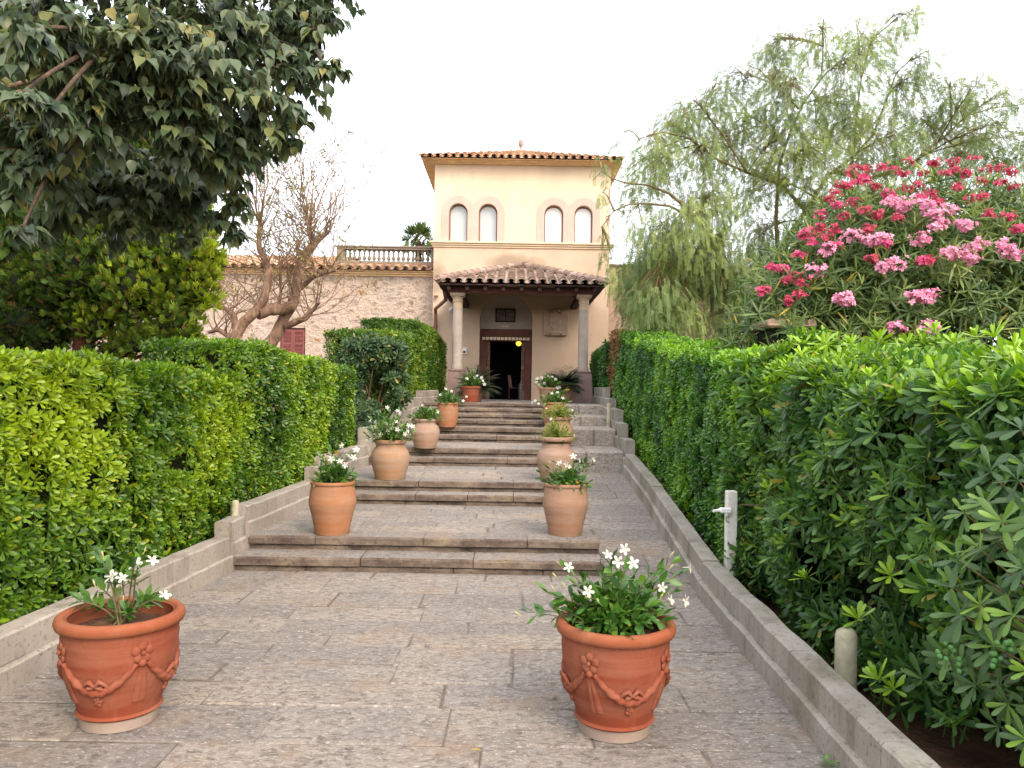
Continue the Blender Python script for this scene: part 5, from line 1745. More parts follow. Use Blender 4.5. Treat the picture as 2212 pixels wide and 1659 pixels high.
# ------------------------------------------------------------------ oleander
def oleander():
    lob = [((4.5, 8.7, 2.55), (2.0, 1.3, 1.35), 1), ((3.4, 8.5, 2.2), (1.05, 1.0, 1.0), .5), ((5.0, 9.0, 3.3), (1.3, 1.1, .95), .6), ((4.1, 8.8, 3.1), (1.0, 1.0, .95), .5), ((6.1, 8.6, 2.6), (1.3, 1.2, 1.2), .6), ((5.9, 9, 3.35), (.8, .9, .7), .3)]
    t = thing('oleander_bush', 'tall oleander bush covered in pink and crimson flower clusters, behind the right hedge', 'bush', (4.5, 8.7, .2))
    p, n, _ = lobe_points([(c, rv, k) for c, rv, k in lob], 1500, 5, .35)
    nn = n / np.linalg.norm(n, axis=1, keepdims=True) + np.array([0, -.1, .6])
    scatter('foliage', ROS_O, p, frames_z(nn, .45), rng.uniform(.14, .24, len(p)), np.clip(rng.normal(.45, .2, len(p)), 0, 1), M['oleander'], t)
    mb = MB(); r = random.Random(4)
    for i in range(26):
        c = lob[r.randrange(len(lob))]
        tip = Vector(c[0]) + Vector([r.uniform(-.8, .8) * q for q in c[1]])
        mb.tube(curve((4.4 + r.uniform(-.5, .6), 8.8 + r.uniform(-.3, .3), .2), tip, (r.uniform(-.2, .2), r.uniform(-.2, .2), .2)), [.03 - .0025 * k for k in range(9)], 6)
    mb.build('stem', M['bark_green'], t, smooth=60)
    # solid twiggy heart so the wall behind does not shine through
    def surf_pt(px, py):
        o = np.array([0, 0, EYE]); dvec = at(px, py, 1.0) - o
        best = None
        for c, rv, k in lob:
            a = (dvec / rv); b = (o - np.array(c)) / rv
            A = a @ a; B = 2 * a @ b; C_ = b @ b - 1; D = B * B - 4 * A * C_
            if D > 0:
                s = (-B - math.sqrt(D)) / (2 * A)
                if best is None or s < best: best = s
        if best is None: best = 8.6
        return o + dvec * best
    z3 = lambda lst: [(1325 + x / 2.4935, y / 2.4935) for x, y in lst]
    pink = z3([(1490, 1115), (1540, 1130), (1620, 1110), (1690, 1140), (1725, 1175), (1800, 1150), (1730, 1235), (1880, 1230), (1640, 1310), (1260, 1290), (1350, 1310), (1430, 1310), (1140, 1370), (1080, 1480), (1520, 1440), (1450, 1465), (1800, 1390), (1910, 1410), (2090, 1350), (2140, 1390), (1230, 1640), (1600, 1625), (1680, 1615), (1935, 1345)]) + [(1817, 655), (1931, 717), (2002, 717), (1988, 651)]
    red = z3([(1300, 930), (1320, 990), (1360, 930), (1440, 925), (1500, 940), (1550, 955), (1650, 960), (1710, 905), (1820, 900), (1930, 880), (1990, 940), (1830, 945), (1770, 960), (2130, 950), (1210, 1020), (1185, 1065), (1250, 1030), (1400, 1030), (1840, 1030), (1620, 1020), (1690, 1070), (1740, 1110), (2060, 1010), (1230, 1190), (1340, 1160), (1410, 1180), (1110, 1250), (1360, 1260), (970, 1510), (920, 1530), (930, 1640), (1000, 1610), (2110, 1190), (1900, 1100), (1970, 1085), (1700, 1420), (1380, 1420), (1010, 1540), (1580, 900), (1260, 960), (1880, 960), (2060, 930), (1150, 1100), (1290, 1110), (1520, 1200), (2000, 1180), (1130, 1300), (2140, 1030), (1560, 1040), (1180, 1260), (1960, 1010)])
    rose = z3([(1470, 1070), (1110, 1180), (1050, 1270), (1060, 1325), (990, 1400), (840, 1465), (900, 1470), (800, 1590), (1200, 1130), (1650, 1430), (1640, 1090), (1300, 1010), (1450, 1340), (1180, 1350), (1020, 1290), (2160, 1260), (1340, 980)])
    fp = rosette_tpl(leaf_tpl([(0, .1), (.5, .36), (.9, .3), (1, .1)], fold=.1, curl=.1), 5, (15, 40), 3)
    for lst, mt, sz, nf in ((pink, 'pink', .033, 34), (red, 'red', .029, 20), (rose, 'magenta', .031, 22)):
        for px, py in lst:
            c = surf_pt(px, py); k = int(nf * r.uniform(.6, 1.2))
            q = rng.normal(size=(k, 3)); q /= np.linalg.norm(q, axis=1, keepdims=True)
            pos = c + q * np.array([.115, .085, .07]) * (1.0 if mt == 'pink' else .68) * rng.uniform(.15, 1, (k, 1)) ** .7 + np.array([0, -.05, .04])
            scatter('flower_cluster', fp, pos, frames_z(q + np.array([0, -.5, .5]), .2), sz * rng.uniform(.8, 1.2, k), rng.uniform(.2, 1, k), M[mt], t)
    return t
oleander()

# ------------------------------------------------------------------ weeping pepper tree
def frond_tpl(n=13, seed=0, start=(.55, 0, -.85)):
    r = random.Random(seed); parts = []
    x = 0.0; z = 0.0; d = Vector(start).normalized(); p = Vector((0, 0, 0))
    for i in range(n):
        d = (d + Vector((-.02, r.uniform(-.03, .03), -.06))).normalized(); p = p + d * (1 / n)
        for s in (-1, 1):
            dirv = (d * .6 + Vector((0, s * .8, r.uniform(-.2, .1)))).normalized()
            fr = frames(np.array([tuple(dirv)]), np.array([[1.0, 0, .4]]))[0]
            parts.append((DIAM[0] * .235 @ fr.T + np.array(p), DIAM[1], r.uniform(-.1, .1)))
    return combine(parts)


def pepper_tree():
    t = thing('weeping_tree', 'big airy weeping tree with drooping fine foliage right of the tower', 'tree', at(1625, 725, 15))
    mb = MB(); D = 15.0
    Lm = [([(1632, 790), (1622, 710), (1598, 665), (1578, 628), (1556, 560), (1535, 515), (1490, 455), (1445, 418), (1400, 400), (1350, 395)], .26, .03, (-.3, -1.6)),
          ([(1604, 668), (1645, 600), (1686, 533), (1746, 449), (1786, 381), (1842, 340), (1886, 292), (1905, 240), (1935, 160)], .21, .03, (0, .9)),
          ([(1680, 540), (1676, 470), (1682, 361), (1705, 290), (1734, 225), (1774, 170), (1778, 100)], .12, .025, (0, -.8)),
          ([(1800, 370), (1880, 385), (1963, 361), (2000, 325), (2039, 297), (2087, 250), (2150, 232), (2215, 225)], .13, .02, (.2, 1.0)),
          ([(1740, 455), (1690, 400), (1614, 373), (1550, 345), (1485, 297), (1430, 285), (1380, 300)], .11, .02, (0, -1.5)),
          ([(1520, 495), (1480, 462), (1445, 445), (1400, 440), (1365, 440), (1325, 455), (1300, 490)], .09, .018, (-1.0, -2.0)),
          ([(1350, 395), (1320, 385), (1300, 370), (1280, 390)], .04, .012, (-1.6, -1.9)),
          ([(1725, 235), (1680, 190), (1640, 150), (1610, 140)], .06, .015, (-.5, -1.2)),
          ([(1842, 340), (1850, 250), (1860, 170), (1880, 90), (1930, 30)], .08, .015, (.6, 1.2)),
          ([(1565, 640), (1500, 610), (1450, 570), (1410, 560)], .08, .02, (-.2, -1.4)),
          ([(1614, 373), (1560, 290), (1520, 240), (1500, 215)], .06, .015, (-.8, -1.6)),
          ([(2039, 297), (2080, 330), (2130, 340), (2190, 350)], .05, .012, (.6, 1.0))]
    anchors = []
    for pts, r0, r1, (da, db) in Lm:
        n = len(pts); w = []
        for i, (x, y) in enumerate(pts):
            u = i / (n - 1); w.append(Vector([float(c) for c in at(x, y, D + da + (db - da) * u)]))
        fine = []
        for i in range(n - 1):
            for k in range(3): fine.append(w[i].lerp(w[i + 1], k / 3) + Vector((.03 * nz((x, i, k)), 0, .03 * nz((i, k, 5)))))
        fine.append(w[-1])
        m = len(fine)
        mb.tube(fine, [.45 * (r0 + (r1 - r0) * (i / (m - 1)) ** .5) for i in range(m)], 9)
        anchors += fine[m // 3:]
    lobpx = [(1440, 300, 60), (1395, 400, 70), (1370, 500, 70), (1400, 590, 75), (1420, 660, 75), (1500, 255, 60), (1510, 370, 80), (1480, 500, 85), (1580, 190, 60), (1610, 290, 80), (1630, 420, 85), (1690, 120, 60), (1710, 230, 85), (1750, 370, 90), (1775, 95, 60), (1830, 180, 80), (1860, 310, 90), (1890, 110, 60), (1950, 55, 40), (1950, 220, 75), (2000, 310, 80), (2080, 270, 65), (2150, 300, 60), (2175, 225, 45), (1550, 560, 80), (1345, 400, 45), (1345, 490, 40), (1305, 375, 22), (1300, 425, 18), (1318, 560, 26), (1312, 500, 20), (1540, 450, 70), (1640, 540, 70), (2060, 380, 60), (2160, 400, 60), (1380, 660, 50), (1470, 640, 70), (1302, 540, 20), (1290, 350, 14), (1325, 590, 16), (1420, 340, 60), (1560, 310, 70), (1665, 200, 60), (1690, 330, 80), (1800, 270, 80), (1840, 420, 80), (1930, 330, 70), (1600, 620, 60), (1560, 660, 45), (1980, 30, 22), (1345, 310, 45), (2210, 320, 50), (1760, 480, 70), (2050, 210, 55), (2120, 190, 40), (1990, 150, 50), (2100, 330, 60), (1380, 610, 65), (1440, 610, 75), (1500, 590, 80), (1400, 680, 50), (1480, 690, 50), (1560, 700, 45), (1430, 520, 70), (1650, 110, 40), (1545, 210, 45), (1850, 90, 50), (1470, 250, 45)]
    r = random.Random(33); tw = MB()
    FT = [frond_tpl(11, s) for s in range(4)]; FU = [frond_tpl(11, s + 9, (.95, 0, -.05 - .15 * s)) for s in range(4)]; isup = []
    pos = []; dr = []; sz = []; tn = []
    A = np.array([tuple(a) for a in anchors])
    for px, py, rp in lobpx:
        if px < 1345: d = D - 1.6 + r.uniform(-.3, .3)
        else: d = D + r.uniform(-1.5, 1.5)
        c = at(px, py, d); R = rp * d / F
        ns = max(8, int((105 if px <= 1370 else (520 if py > 520 else 420)) * R * R / .5))
        hub = A[np.argmin(np.linalg.norm(A - c, axis=1))]
        hubc = curve(hub, c + np.array([0, 0, R * .55]), (0, 0, .15))
        tw.tube(hubc, [.017 - .0016 * i for i in range(9)], 6)
        cv = r.uniform(-.18, .2)
        for i in range(ns):
            v = np.array([r.gauss(0, 1), r.gauss(0, 1), r.gauss(0, 1)]); v /= np.linalg.norm(v)
            p = c + v * R * (r.random() ** .45) * np.array([1, 1.3, 1])
            if i % 7 == 0:
                tw.tube(curve(hubc[r.randrange(3, 9)], p + np.array([0, 0, .06]), (r.uniform(-.12, .12), r.uniform(-.12, .12), .22), 5), [.007 - .001 * k for k in range(6)], 4)
            az = math.atan2(v[1], v[0]) + r.uniform(-.7, .7)
            q = Vector([float(x) for x in p]); nf = r.choice((1, 1, 1, 2, 2, 3)) if py > 430 else r.choice((1, 1, 1, 2)); u_ = r.random() < (.78 if py < 430 else .35)
            for k in range(nf):
                l = r.uniform(.13, .225); isup.append(u_)
                pos.append(tuple(q)); dr.append((math.cos(az), math.sin(az), .0)); sz.append(l)
                tn.append(.45 + cv + r.gauss(0, .12) + (.14 if 1600 < px < 1900 and 250 < py < 520 else 0))
                q = q + Vector((math.cos(az) * l * .12, math.sin(az) * l * .12, -l * .72)); az += r.uniform(-1.2, 1.2)
    mb.build('trunk', M['bark_green'], t, smooth=60)
    tw.build('branches', M['bark_green'], t, smooth=60)
    pos, fr, sz, tn, isup = np.array(pos), frames(np.array(dr)), np.array(sz), np.clip(np.array(tn), 0, 1), np.array(isup)
    scatter('foliage', FU, pos[isup], fr[isup], sz[isup], tn[isup], M['pepper'], t)
    scatter('hanging_foliage', FT, pos[~isup], fr[~isup], sz[~isup], tn[~isup], M['pepper'], t)
pepper_tree()


# ------------------------------------------------------------------ gnarled, nearly bare tree on the left
def gnarled_tree():
    D = 14.2
    t = thing('gnarled_tree', 'gnarled nearly leafless tree with two leaning trunks in front of the stone wing', 'tree', at(560, 800, D))
    mb = MB(); tw = MB(); leaves = []; ld = []
    r = random.Random(17)
    def limb(pts, r0, r1, d0, d1, knob=.12):
        n = len(pts); w = []
        for i, (x, y) in enumerate(pts):
            u = i / (n - 1); w.append(Vector([float(c) for c in at(x, y, d0 + (d1 - d0) * u)]))
        fine = []
        for i in range(n - 1):
            for k in range(4):
                fine.append(w[i].lerp(w[i + 1], k / 4) + Vector((.02 * nz((i, k, x)), .02, .02 * nz((k, i, 9)))))
        fine.append(w[-1]); m = len(fine)
        rad = [(r0 + (r1 - r0) * (i / (m - 1))) * (1 + knob * nz((i * .7, r0 * 50, 2))) for i in range(m)]
        mb.tube(fine, rad, 12, rmod=lambda i, j: 1 + .09 * nz((i * .5, j * 1.3, r0 * 30)))
        return fine
    def twig(p, d, L, rad, lev):
        pts = [p.copy()]; n = 5
        for i in range(n):
            d = (d + Vector((r.gauss(0, .17), r.gauss(0, .17), r.gauss(.05, .12)))).normalized()
            p = p + d * (L / n); pts.append(p.copy())
            if lev > 0 and i > 0 and r.random() < .66:
                s = d.orthogonal().normalized(); s.rotate(Matrix.Rotation(r.uniform(0, 6.28), 3, d))
                twig(p.copy(), (d * .75 + s * .75).normalized(), L * r.uniform(.4, .62), rad * .55, lev - 1)
            elif lev == 0 and r.random() < .95:
                s = d.orthogonal().normalized(); s.rotate(Matrix.Rotation(r.uniform(0, 6.28), 3, d))
                leaves.append(tuple(p)); ld.append(tuple(d * .6 + s))
        tw.tube(pts, [rad * (1 - .75 * i / n) for i in range(n + 1)], 5 if lev else 4, cap=False)
    A = limb([(548, 800), (562, 768), (578, 748), (597, 722), (614, 683), (634, 652), (640, 610), (648, 578), (662, 547), (675, 524), (668, 500), (665, 480)], .145, .04, D, D + .3)
    B = limb([(514, 800), (512, 755), (507, 726), (526, 695), (551, 673), (568, 646), (577, 610), (580, 583), (570, 559), (559, 537), (558, 505), (563, 480)], .12, .035, D - .3, D - .4)
    C = limb([(632, 660), (606, 668), (582, 668), (556, 676)], .10, .12, D, D - .3)
    E = limb([(618, 704), (640, 694), (660, 687), (676, 668), (690, 652)], .07, .025, D, D - .3)
    G = limb([(512, 735), (508, 705), (503, 680), (490, 668), (466, 658), (446, 664)], .07, .03, D - .3, D + .2)
    H = limb([(648, 622), (676, 598), (700, 590), (726, 584)], .05, .02, D + .1, D - .5)
    I_ = limb([(660, 552), (640, 540), (646, 520)], .06, .03, D + .2, D + .6)
    J = limb([(510, 745), (494, 726), (470, 712), (450, 718)], .06, .03, D - .3, D)
    K = limb([(663, 548), (690, 520), (712, 500)], .035, .015, D + .2, D)
    L_ = limb([(600, 664), (606, 630), (604, 590), (610, 560)], .035, .015, D - .1, D - .2)
    for Lm, k0, cnt, ln in ((A, .4, 22, 1.2), (B, .35, 22, 1.15), (C, .1, 4, .8), (E, .2, 13, 1.15), (G, .2, 13, .95), (H, .2, 15, 1.3), (I_, .3, 6, 1.1), (J, .3, 8, .8), (K, .2, 13, 1.3), (L_, .2, 7, 1.0)):
        for i in range(cnt):
            u = k0 + (1 - k0) * (i + r.random()) / cnt
            p = Lm[min(len(Lm) - 1, int(u * (len(Lm) - 1)))]
            a = r.uniform(0, 6.28)
            d = Vector((math.cos(a) * .9, math.sin(a) * .8, r.uniform(-.1, 1.0) + .5 * u)).normalized()
            twig(p.copy(), d, ln * r.uniform(.7, 1.35), .013, 2)
    for Lm, n in ((A, 9), (B, 9), (K, 4)):        # tall upright shoots
        for i in range(n):
            d = Vector((r.uniform(-.35, .35), r.uniform(-.3, .3), 1)).normalized()
            twig(Lm[-1 - (i % 3)].copy(), d, r.uniform(1.1, 1.9), .016, 2)
    mb.build('trunk', M['bark_grey'], t, smooth=60)
    tw.build('branches', M['bark_grey'], t, smooth=60)
    lv = np.array(leaves); dd = np.array(ld)
    scatter('foliage', leaf_tpl([(0, .02), (.4, .16), (1, .01)], .1, .1), lv, frames(dd, jit=.3), rng.uniform(.05, .10, len(lv)), rng.uniform(.1, 1, len(lv)), M['almond'], t)
gnarled_tree()


# ------------------------------------------------------------------ conifers behind the left hedge
def thuja_spray(seed):
    r = random.Random(seed); parts = []
    base = leaf_tpl([(0, .05), (.45, .10), (.8, .085), (1, .03)], fold=.2, curl=.1)
    for i in range(9):
        u = .1 + .85 * i / 8; s = (-1 if i % 2 else 1) if i < 8 else 0
        R = rotm('Z', s * (.75 - .3 * u)) @ rotm('X', r.uniform(-.5, .5))
        parts.append((base[0] * (.62 - .25 * u) @ R.T + np.array([u * .55, 0, .02 * r.uniform(-1, 1)]), base[1], .25 * u - .1))
    return combine(parts)


TH = [thuja_spray(s) for s in range(5)]
def conifer(label, base, trunk_px, lobes, d, seed):
    t = thing('conifer_tree', label, 'tree', base)
    r = random.Random(seed)
    lb = [px_lobe(px, py, dd, rp, 1.0) for px, py, dd, rp in lobes]
    p, n, idx = lobe_points([(c, rv, rv[0] ** 2) for c, rv, k in lb], 3400, seed, .6)
    dirs = n / np.linalg.norm(n, axis=1, keepdims=True) * .8 + np.array([0, -.15, .75]) + .35 * rng.normal(size=n.shape)
    ltint = np.array([r.uniform(-.16, .16) for _ in lb])[idx]
    ltint = ltint + np.array([.28 * snoise(q, 2.2, seed) for q in p])
    # tint shifts paler towards +x, darker towards -x
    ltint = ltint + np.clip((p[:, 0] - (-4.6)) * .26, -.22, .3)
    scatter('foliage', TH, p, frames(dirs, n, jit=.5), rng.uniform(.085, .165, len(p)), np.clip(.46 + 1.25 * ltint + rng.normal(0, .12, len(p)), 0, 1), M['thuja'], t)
    mb = MB(); tp = Vector([float(c) for c in base]); top = Vector([float(c) for c in at(trunk_px[2], trunk_px[3], d)])
    mb.tube(curve(tp - Vector((0, 0, .2)), top, (.1, 0, 0), 12), [.17 - .0105 * i for i in range(13)], 10, rmod=lambda i, j: 1 + .12 * nz((i, j * 2, 1)))
    mb.build('trunk', M['bark_red'], t, smooth=60)
    bm = MB()
    for c, rv, k in lb:
        u = min(.95, max(.05, (c[2] - .6 - tp.z) / max(.1, top.z - tp.z)))
        bm.tube(curve(tp.lerp(top, u), c, (0, 0, .1)), [.035 - .003 * i for i in range(9)], 6)
        for _ in range(5):
            v = Vector((r.gauss(0, 1), r.gauss(0, 1), r.gauss(0, 1))).normalized()
            bm.tube(curve(c, Vector([float(x) for x in c]) + v * rv[0] * .8, (0, 0, .05), 5), [.011 - .0015 * i for i in range(6)], 4)
    bm.build('branches', M['bark_red'], t, smooth=60)
    # solid balls filling each bough, near-black for the shade within
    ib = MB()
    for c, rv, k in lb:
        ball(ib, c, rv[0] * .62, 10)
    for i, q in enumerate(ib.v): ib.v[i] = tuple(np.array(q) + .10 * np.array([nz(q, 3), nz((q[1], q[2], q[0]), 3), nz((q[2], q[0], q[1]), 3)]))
    ib.build('shade_fill', M['core_dark'], t, smooth=180)
pb1 = at(145, 760, 9.2); pb2 = at(5, 760, 9.6)
conifer('lime-tipped conifer right behind the near left hedge, beside the bare tree', (pb1[0], 9.2, GH(9.2)), (145, 760, 230, 120),
        [(400, 555, 9.0, 75), (428, 640, 8.9, 45), (375, 690, 8.9, 60), (300, 620, 8.9, 85), (190, 590, 9, 90), (330, 470, 9.2, 95), (220, 430, 9.3, 110), (250, 290, 9.5, 115), (345, 365, 9.3, 75), (425, 480, 9.1, 45), (448, 560, 9, 32), (300, 735, 8.9, 42), (215, 700, 9, 50), (200, 150, 9.6, 90), (150, 500, 9.2, 90), (395, 735, 8.9, 40), (345, 560, 9.1, 80), (440, 600, 8.9, 30), (120, 735, 9.3, 45), (255, 755, 9.0, 35), (170, 660, 9.2, 70), (310, 330, 9.4, 75), (360, 430, 9.2, 70), (270, 520, 9.2, 90)], 9.4, 3)
conifer('dark conifer at the far left edge behind the near left hedge', (pb2[0], 9.6, GH(9.6)), (5, 760, 20, 60),
        [(50, 600, 9.3, 100), (55, 400, 9.6, 120), (95, 250, 9.8, 115), (-90, 500, 9.5, 130), (60, 690, 9.2, 70), (50, 100, 10, 110), (-110, 300, 9.8, 130), (-110, 650, 9.5, 110), (-90, 120, 10, 110), (110, 620, 9.3, 70), (20, 520, 9.4, 80), (-190, 560, 9.5, 90), (30, 740, 9.3, 45), (80, 740, 9.5, 45), (-40, 700, 9.4, 70)], 9.9, 5)


# ------------------------------------------------------------------ broad-leaved tree overhanging from the left
def broad_tree():
    base = (-6.0, 4.6, -.05)
    t = thing('broad_leaf_tree', 'dark broad-leaved tree with heart-shaped leaves overhanging the upper left', 'tree', base)
    lob = [(690, 70, 4.8, 52), (640, 40, 5.0, 85), (702, 140, 4.6, 40), (655, 165, 4.6, 55), (600, 110, 5.0, 105), (622, 228, 4.6, 52), (560, 195, 4.4, 95), (590, 285, 4.9, 52), (530, 285, 4.6, 85), (555, 330, 5.1, 42), (500, 375, 4.8, 55), (505, 440, 4.8, 34), (450, 320, 4.5, 105), (430, 420, 5.1, 62), (482, 480, 4.9, 28), (500, 505, 4.9, 18), (380, 245, 4.2, 125), (350, 390, 5.0, 100), (300, 110, 4.0, 140), (200, 250, 4.0, 135), (100, 100, 3.7, 140), (80, 330, 4.2, 140), (230, 400, 5.0, 105), (480, 60, 4.5, 145), (300, -80, 4.5, 150), (550, -90, 5.0, 140), (100, -110, 4.0, 150), (40, 205, 2.9, 50), (50, 490, 3.6, 42), (110, 235, 2.95, 34), (-150, 200, 4.0, 170), (-150, 0, 4.2, 170), (690, -50, 5.2, 90), (250, 500, 5.2, 50), (60, 60, 3.0, 60), (420, 160, 4.1, 120), (150, 420, 4.8, 80), (640, 300, 4.9, 30), (705, 30, 4.9, 35), (420, 470, 5.2, 35), (330, 480, 5.1, 60), (400, 520, 5.2, 30), (290, 440, 4.9, 80), (120, 480, 4.9, 60), (-300, 150, 4.6, 200), (-350, -50, 5, 200), (380, -150, 5.2, 160)]
    lb = [px_lobe(*l) for l in lob]
    r = random.Random(8)
    mb = MB()
    tp = [Vector(base) + Vector(v) for v in ((0, 0, -.1), (.05, 0, .8), (.12, .05, 1.7), (.3, .1, 2.6), (.45, .1, 3.4))]
    mb.tube(tp, [.20, .17, .155, .14, .12], 12)
    mains = []
    for tx, ty, td, rad in ((450, 130, 4.9, .042), (520, 350, 5.2, .032), (250, 90, 4.5, .036), (150, 300, 4.8, .032), (300, -60, 5.0, .04), (-100, 80, 4.6, .045), (620, 60, 5.2, .03)):
        a = tp[3].lerp(tp[4], r.random()); b = Vector([float(c) for c in at(tx, ty, td)])
        pts = curve(a, b, (0, r.uniform(-.1, .2), .25), 14)
        mb.tube(pts, [rad * (1 - .055 * i) for i in range(15)], 8); mains += pts[4:]
    mb.build('trunk', M['bark_grey'], t, smooth=60)
    A = np.array([tuple(p) for p in mains])
    tw = MB(); pos = []; dr = []; up = []; tn = []; sz = []
    for (px, py, dd, rp), (c, rv, k) in zip(lob, lb):
        R = rv[0]
        hub = A[np.argmin(np.linalg.norm(A - c, axis=1))]
        tw.tube(curve(hub, c, (0, 0, .06)), [.016 - .0012 * i for i in range(9)], 6)
        nt = max(5, int((42 if px < 480 else 27) * (R / .27) ** 2)); ex = 1.0 if px < 480 else 1.3
        for i in range(nt):
            v = np.array([r.gauss(0, 1), r.gauss(0, 1), r.gauss(0, 1)]); v /= np.linalg.norm(v)
            e = c + v * R * r.uniform(.5, ex)
            pts = curve(c + v * R * .1, e, (0, 0, R * .12), 6)
            tw.tube(pts, [.0055 - .0006 * k2 for k2 in range(7)], 4)
            lt = r.gauss(0, .17)
            for q in pts[1:]:
                for s in range(2 if q is not pts[-1] else 3):
                    a = r.uniform(0, 6.28)
                    out = Vector((v[0] * .5 + math.cos(a) * .55, v[1] * .5 + math.sin(a) * .55, v[2] * .15 - r.uniform(.1, 1.2)))
                    pos.append(tuple(q + Vector((math.cos(a), math.sin(a), -.4)) * .025)); dr.append(tuple(out))
                    up.append((v[0] * .6 + math.cos(a) * .5, v[1] * .6 + math.sin(a) * .5 - .25, .6)); tn.append(.40 + lt + r.gauss(0, .13)); sz.append(r.uniform(.052, .086))
    tw.build('branches', M['bark_dark'], t, smooth=60)
    scatter('foliage', HEART, np.array(pos), frames(np.array(dr), np.array(up), .25), np.array(sz), np.clip(np.array(tn), 0, 1), M['poplar'], t)
broad_tree()


# ------------------------------------------------------------------ loose shrubs between the left hedges
def loose_shrub(name, label, lobes, per, tpl, size, mat, seed, tint=.42, up=.5, stems=8, d0=None):
    lb = [px_lobe(*l) for l in lobes]
    cx = sum(c[0] for c, _, _ in lb) / len(lb); cy = sum(c[1] for c, _, _ in lb) / len(lb)
    t = thing(name, label, 'shrub', (cx, cy, GH(cy)))
    p, n, idx = lobe_points([(c, rv, rv[0] ** 2) for c, rv, k in lb], per, seed, .6)
    nn = n / np.linalg.norm(n, axis=1, keepdims=True) + np.array([0, -.1, up])
    scatter('foliage', tpl, p, frames_z(nn, .5), size * rng.uniform(.7, 1.25, len(p)), np.clip(tint + rng.normal(0, .17, len(p)), 0, 1), mat, t)
    mb = MB(); r = random.Random(seed)
    for i in range(stems):
        c, rv, k = lb[i % len(lb)]
        mb.tube(curve((cx + r.uniform(-.15, .15), cy + r.uniform(-.15, .15), GH(cy) - .05), c, (r.uniform(-.1, .1), r.uniform(-.1, .1), 0)), [.028 - .0024 * k2 for k2 in range(9)], 7)
    mb.build('stem', M['bark_dark'], t, smooth=60)
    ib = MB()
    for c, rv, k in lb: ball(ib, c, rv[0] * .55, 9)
    ib.build('shade_fill', M['core_dark'], t, smooth=180)  # solid near-black balls stand in for the shrub's shaded inside
    return t
ROS_S = [rosette_tpl(LANCE, 8, (0, 70), s + 60) for s in range(3)]
loose_shrub('needle_leaf_shrub', 'loose dusky green shrub between the left hedge and the round buff jar', [(735, 880, 12.6, 50), (715, 930, 12.4, 50), (755, 940, 12.3, 45), (700, 985, 12.2, 42), (770, 905, 12.6, 42), (750, 985, 12.1, 40), (775, 965, 12.2, 30), (720, 850, 12.8, 30), (725, 1010, 12.0, 35)], 1500, ROS_S, .13, M['shrub_dark'], 5)
loose_shrub('small_tree_shrub', 'dark multi-stemmed shrub with bare trunk in front of the stepped hedge', [(770, 765, 13.7, 38), (810, 760, 13.8, 38), (850, 765, 13.9, 32), (765, 805, 13.7, 30), (850, 815, 13.9, 30), (862, 860, 13.8, 24), (800, 890, 13.4, 26), (768, 840, 13.6, 24), (745, 775, 13.8, 20), (830, 790, 14.0, 30)], 1500, ROS_F, .11, M['shrub_dark'], 6, .45, stems=12)
# pale vine leaves climbing in front of it
t = thing('fig_sapling', 'pale green big-leaved sapling poking out of the dusky shrub on the left', 'plant', at(728, 1010, 11.9))
pts = curve(at(735, 1010, 12.0), at(722, 845, 11.9), (.05, 0, 0)); MB().tube(pts, [.01 - .0008 * i for i in range(9)], 6).build('stem', M['stem'], t)
pos = np.array([at(x, y, 11.8) for x, y in ((712, 838), (726, 846), (738, 852), (720, 862), (732, 872), (742, 866), (726, 884), (715, 905), (735, 915), (745, 890))])
dr = np.array([(r_.uniform(-.8, .8), -.5, r_.uniform(-.9, .1)) for _ in pos])
scatter('foliage', HEART, pos, frames(dr, np.tile([0, -.8, .6], (len(pos), 1)), .2), rng.uniform(.13, .19, len(pos)), rng.uniform(.3, .8, len(pos)), M['fig'], t)

# fan palm behind the wing
def fan_palm():
    D = 31.0; c = at(903, 524, D)
    t = thing('fan_palm', 'fan palm crown showing above the balustrade left of the tower', 'palm', (c[0], D, 1.4))
    MB().tube(curve((c[0], D, 1.3), c, (.1, 0, 0)), [.16 - .004 * i for i in range(9)], 10).build('trunk', M['bark_dark'], t, smooth=60)
    pos = []; dr = []; sz = []; r = random.Random(2); st = MB()
    for i in range(22):
        az = i * 2.4; el = 1.2 - 1.9 * i / 22
        d = Vector((math.cos(az) * math.cos(el), math.sin(az) * math.cos(el), math.sin(el)))
        h = Vector([float(x) for x in c]) + d * .42; st.tube([c, h], [.02, .014], 5)
        s = d.orthogonal().normalized(); s.rotate(Matrix.Rotation(r.uniform(-.4, .4), 3, d))
        for k in range(15):
            a = (k - 7) / 7 * 1.35
            pos.append(tuple(h)); dr.append(tuple(d * math.cos(a) + s * math.sin(a) + Vector((0, 0, -.12)))); sz.append(.60 * (1 - .15 * abs(a)))
    st.build('stem', M['stem'], t)
    scatter('foliage', leaf_tpl([(0, .02), (.4, .075), (.75, .06), (1, .005)], -.3, .12), np.array(pos), frames(np.array(dr), jit=.1), np.array(sz), rng.uniform(.2, .8, len(pos)), M['palm'], t)
fan_palm()

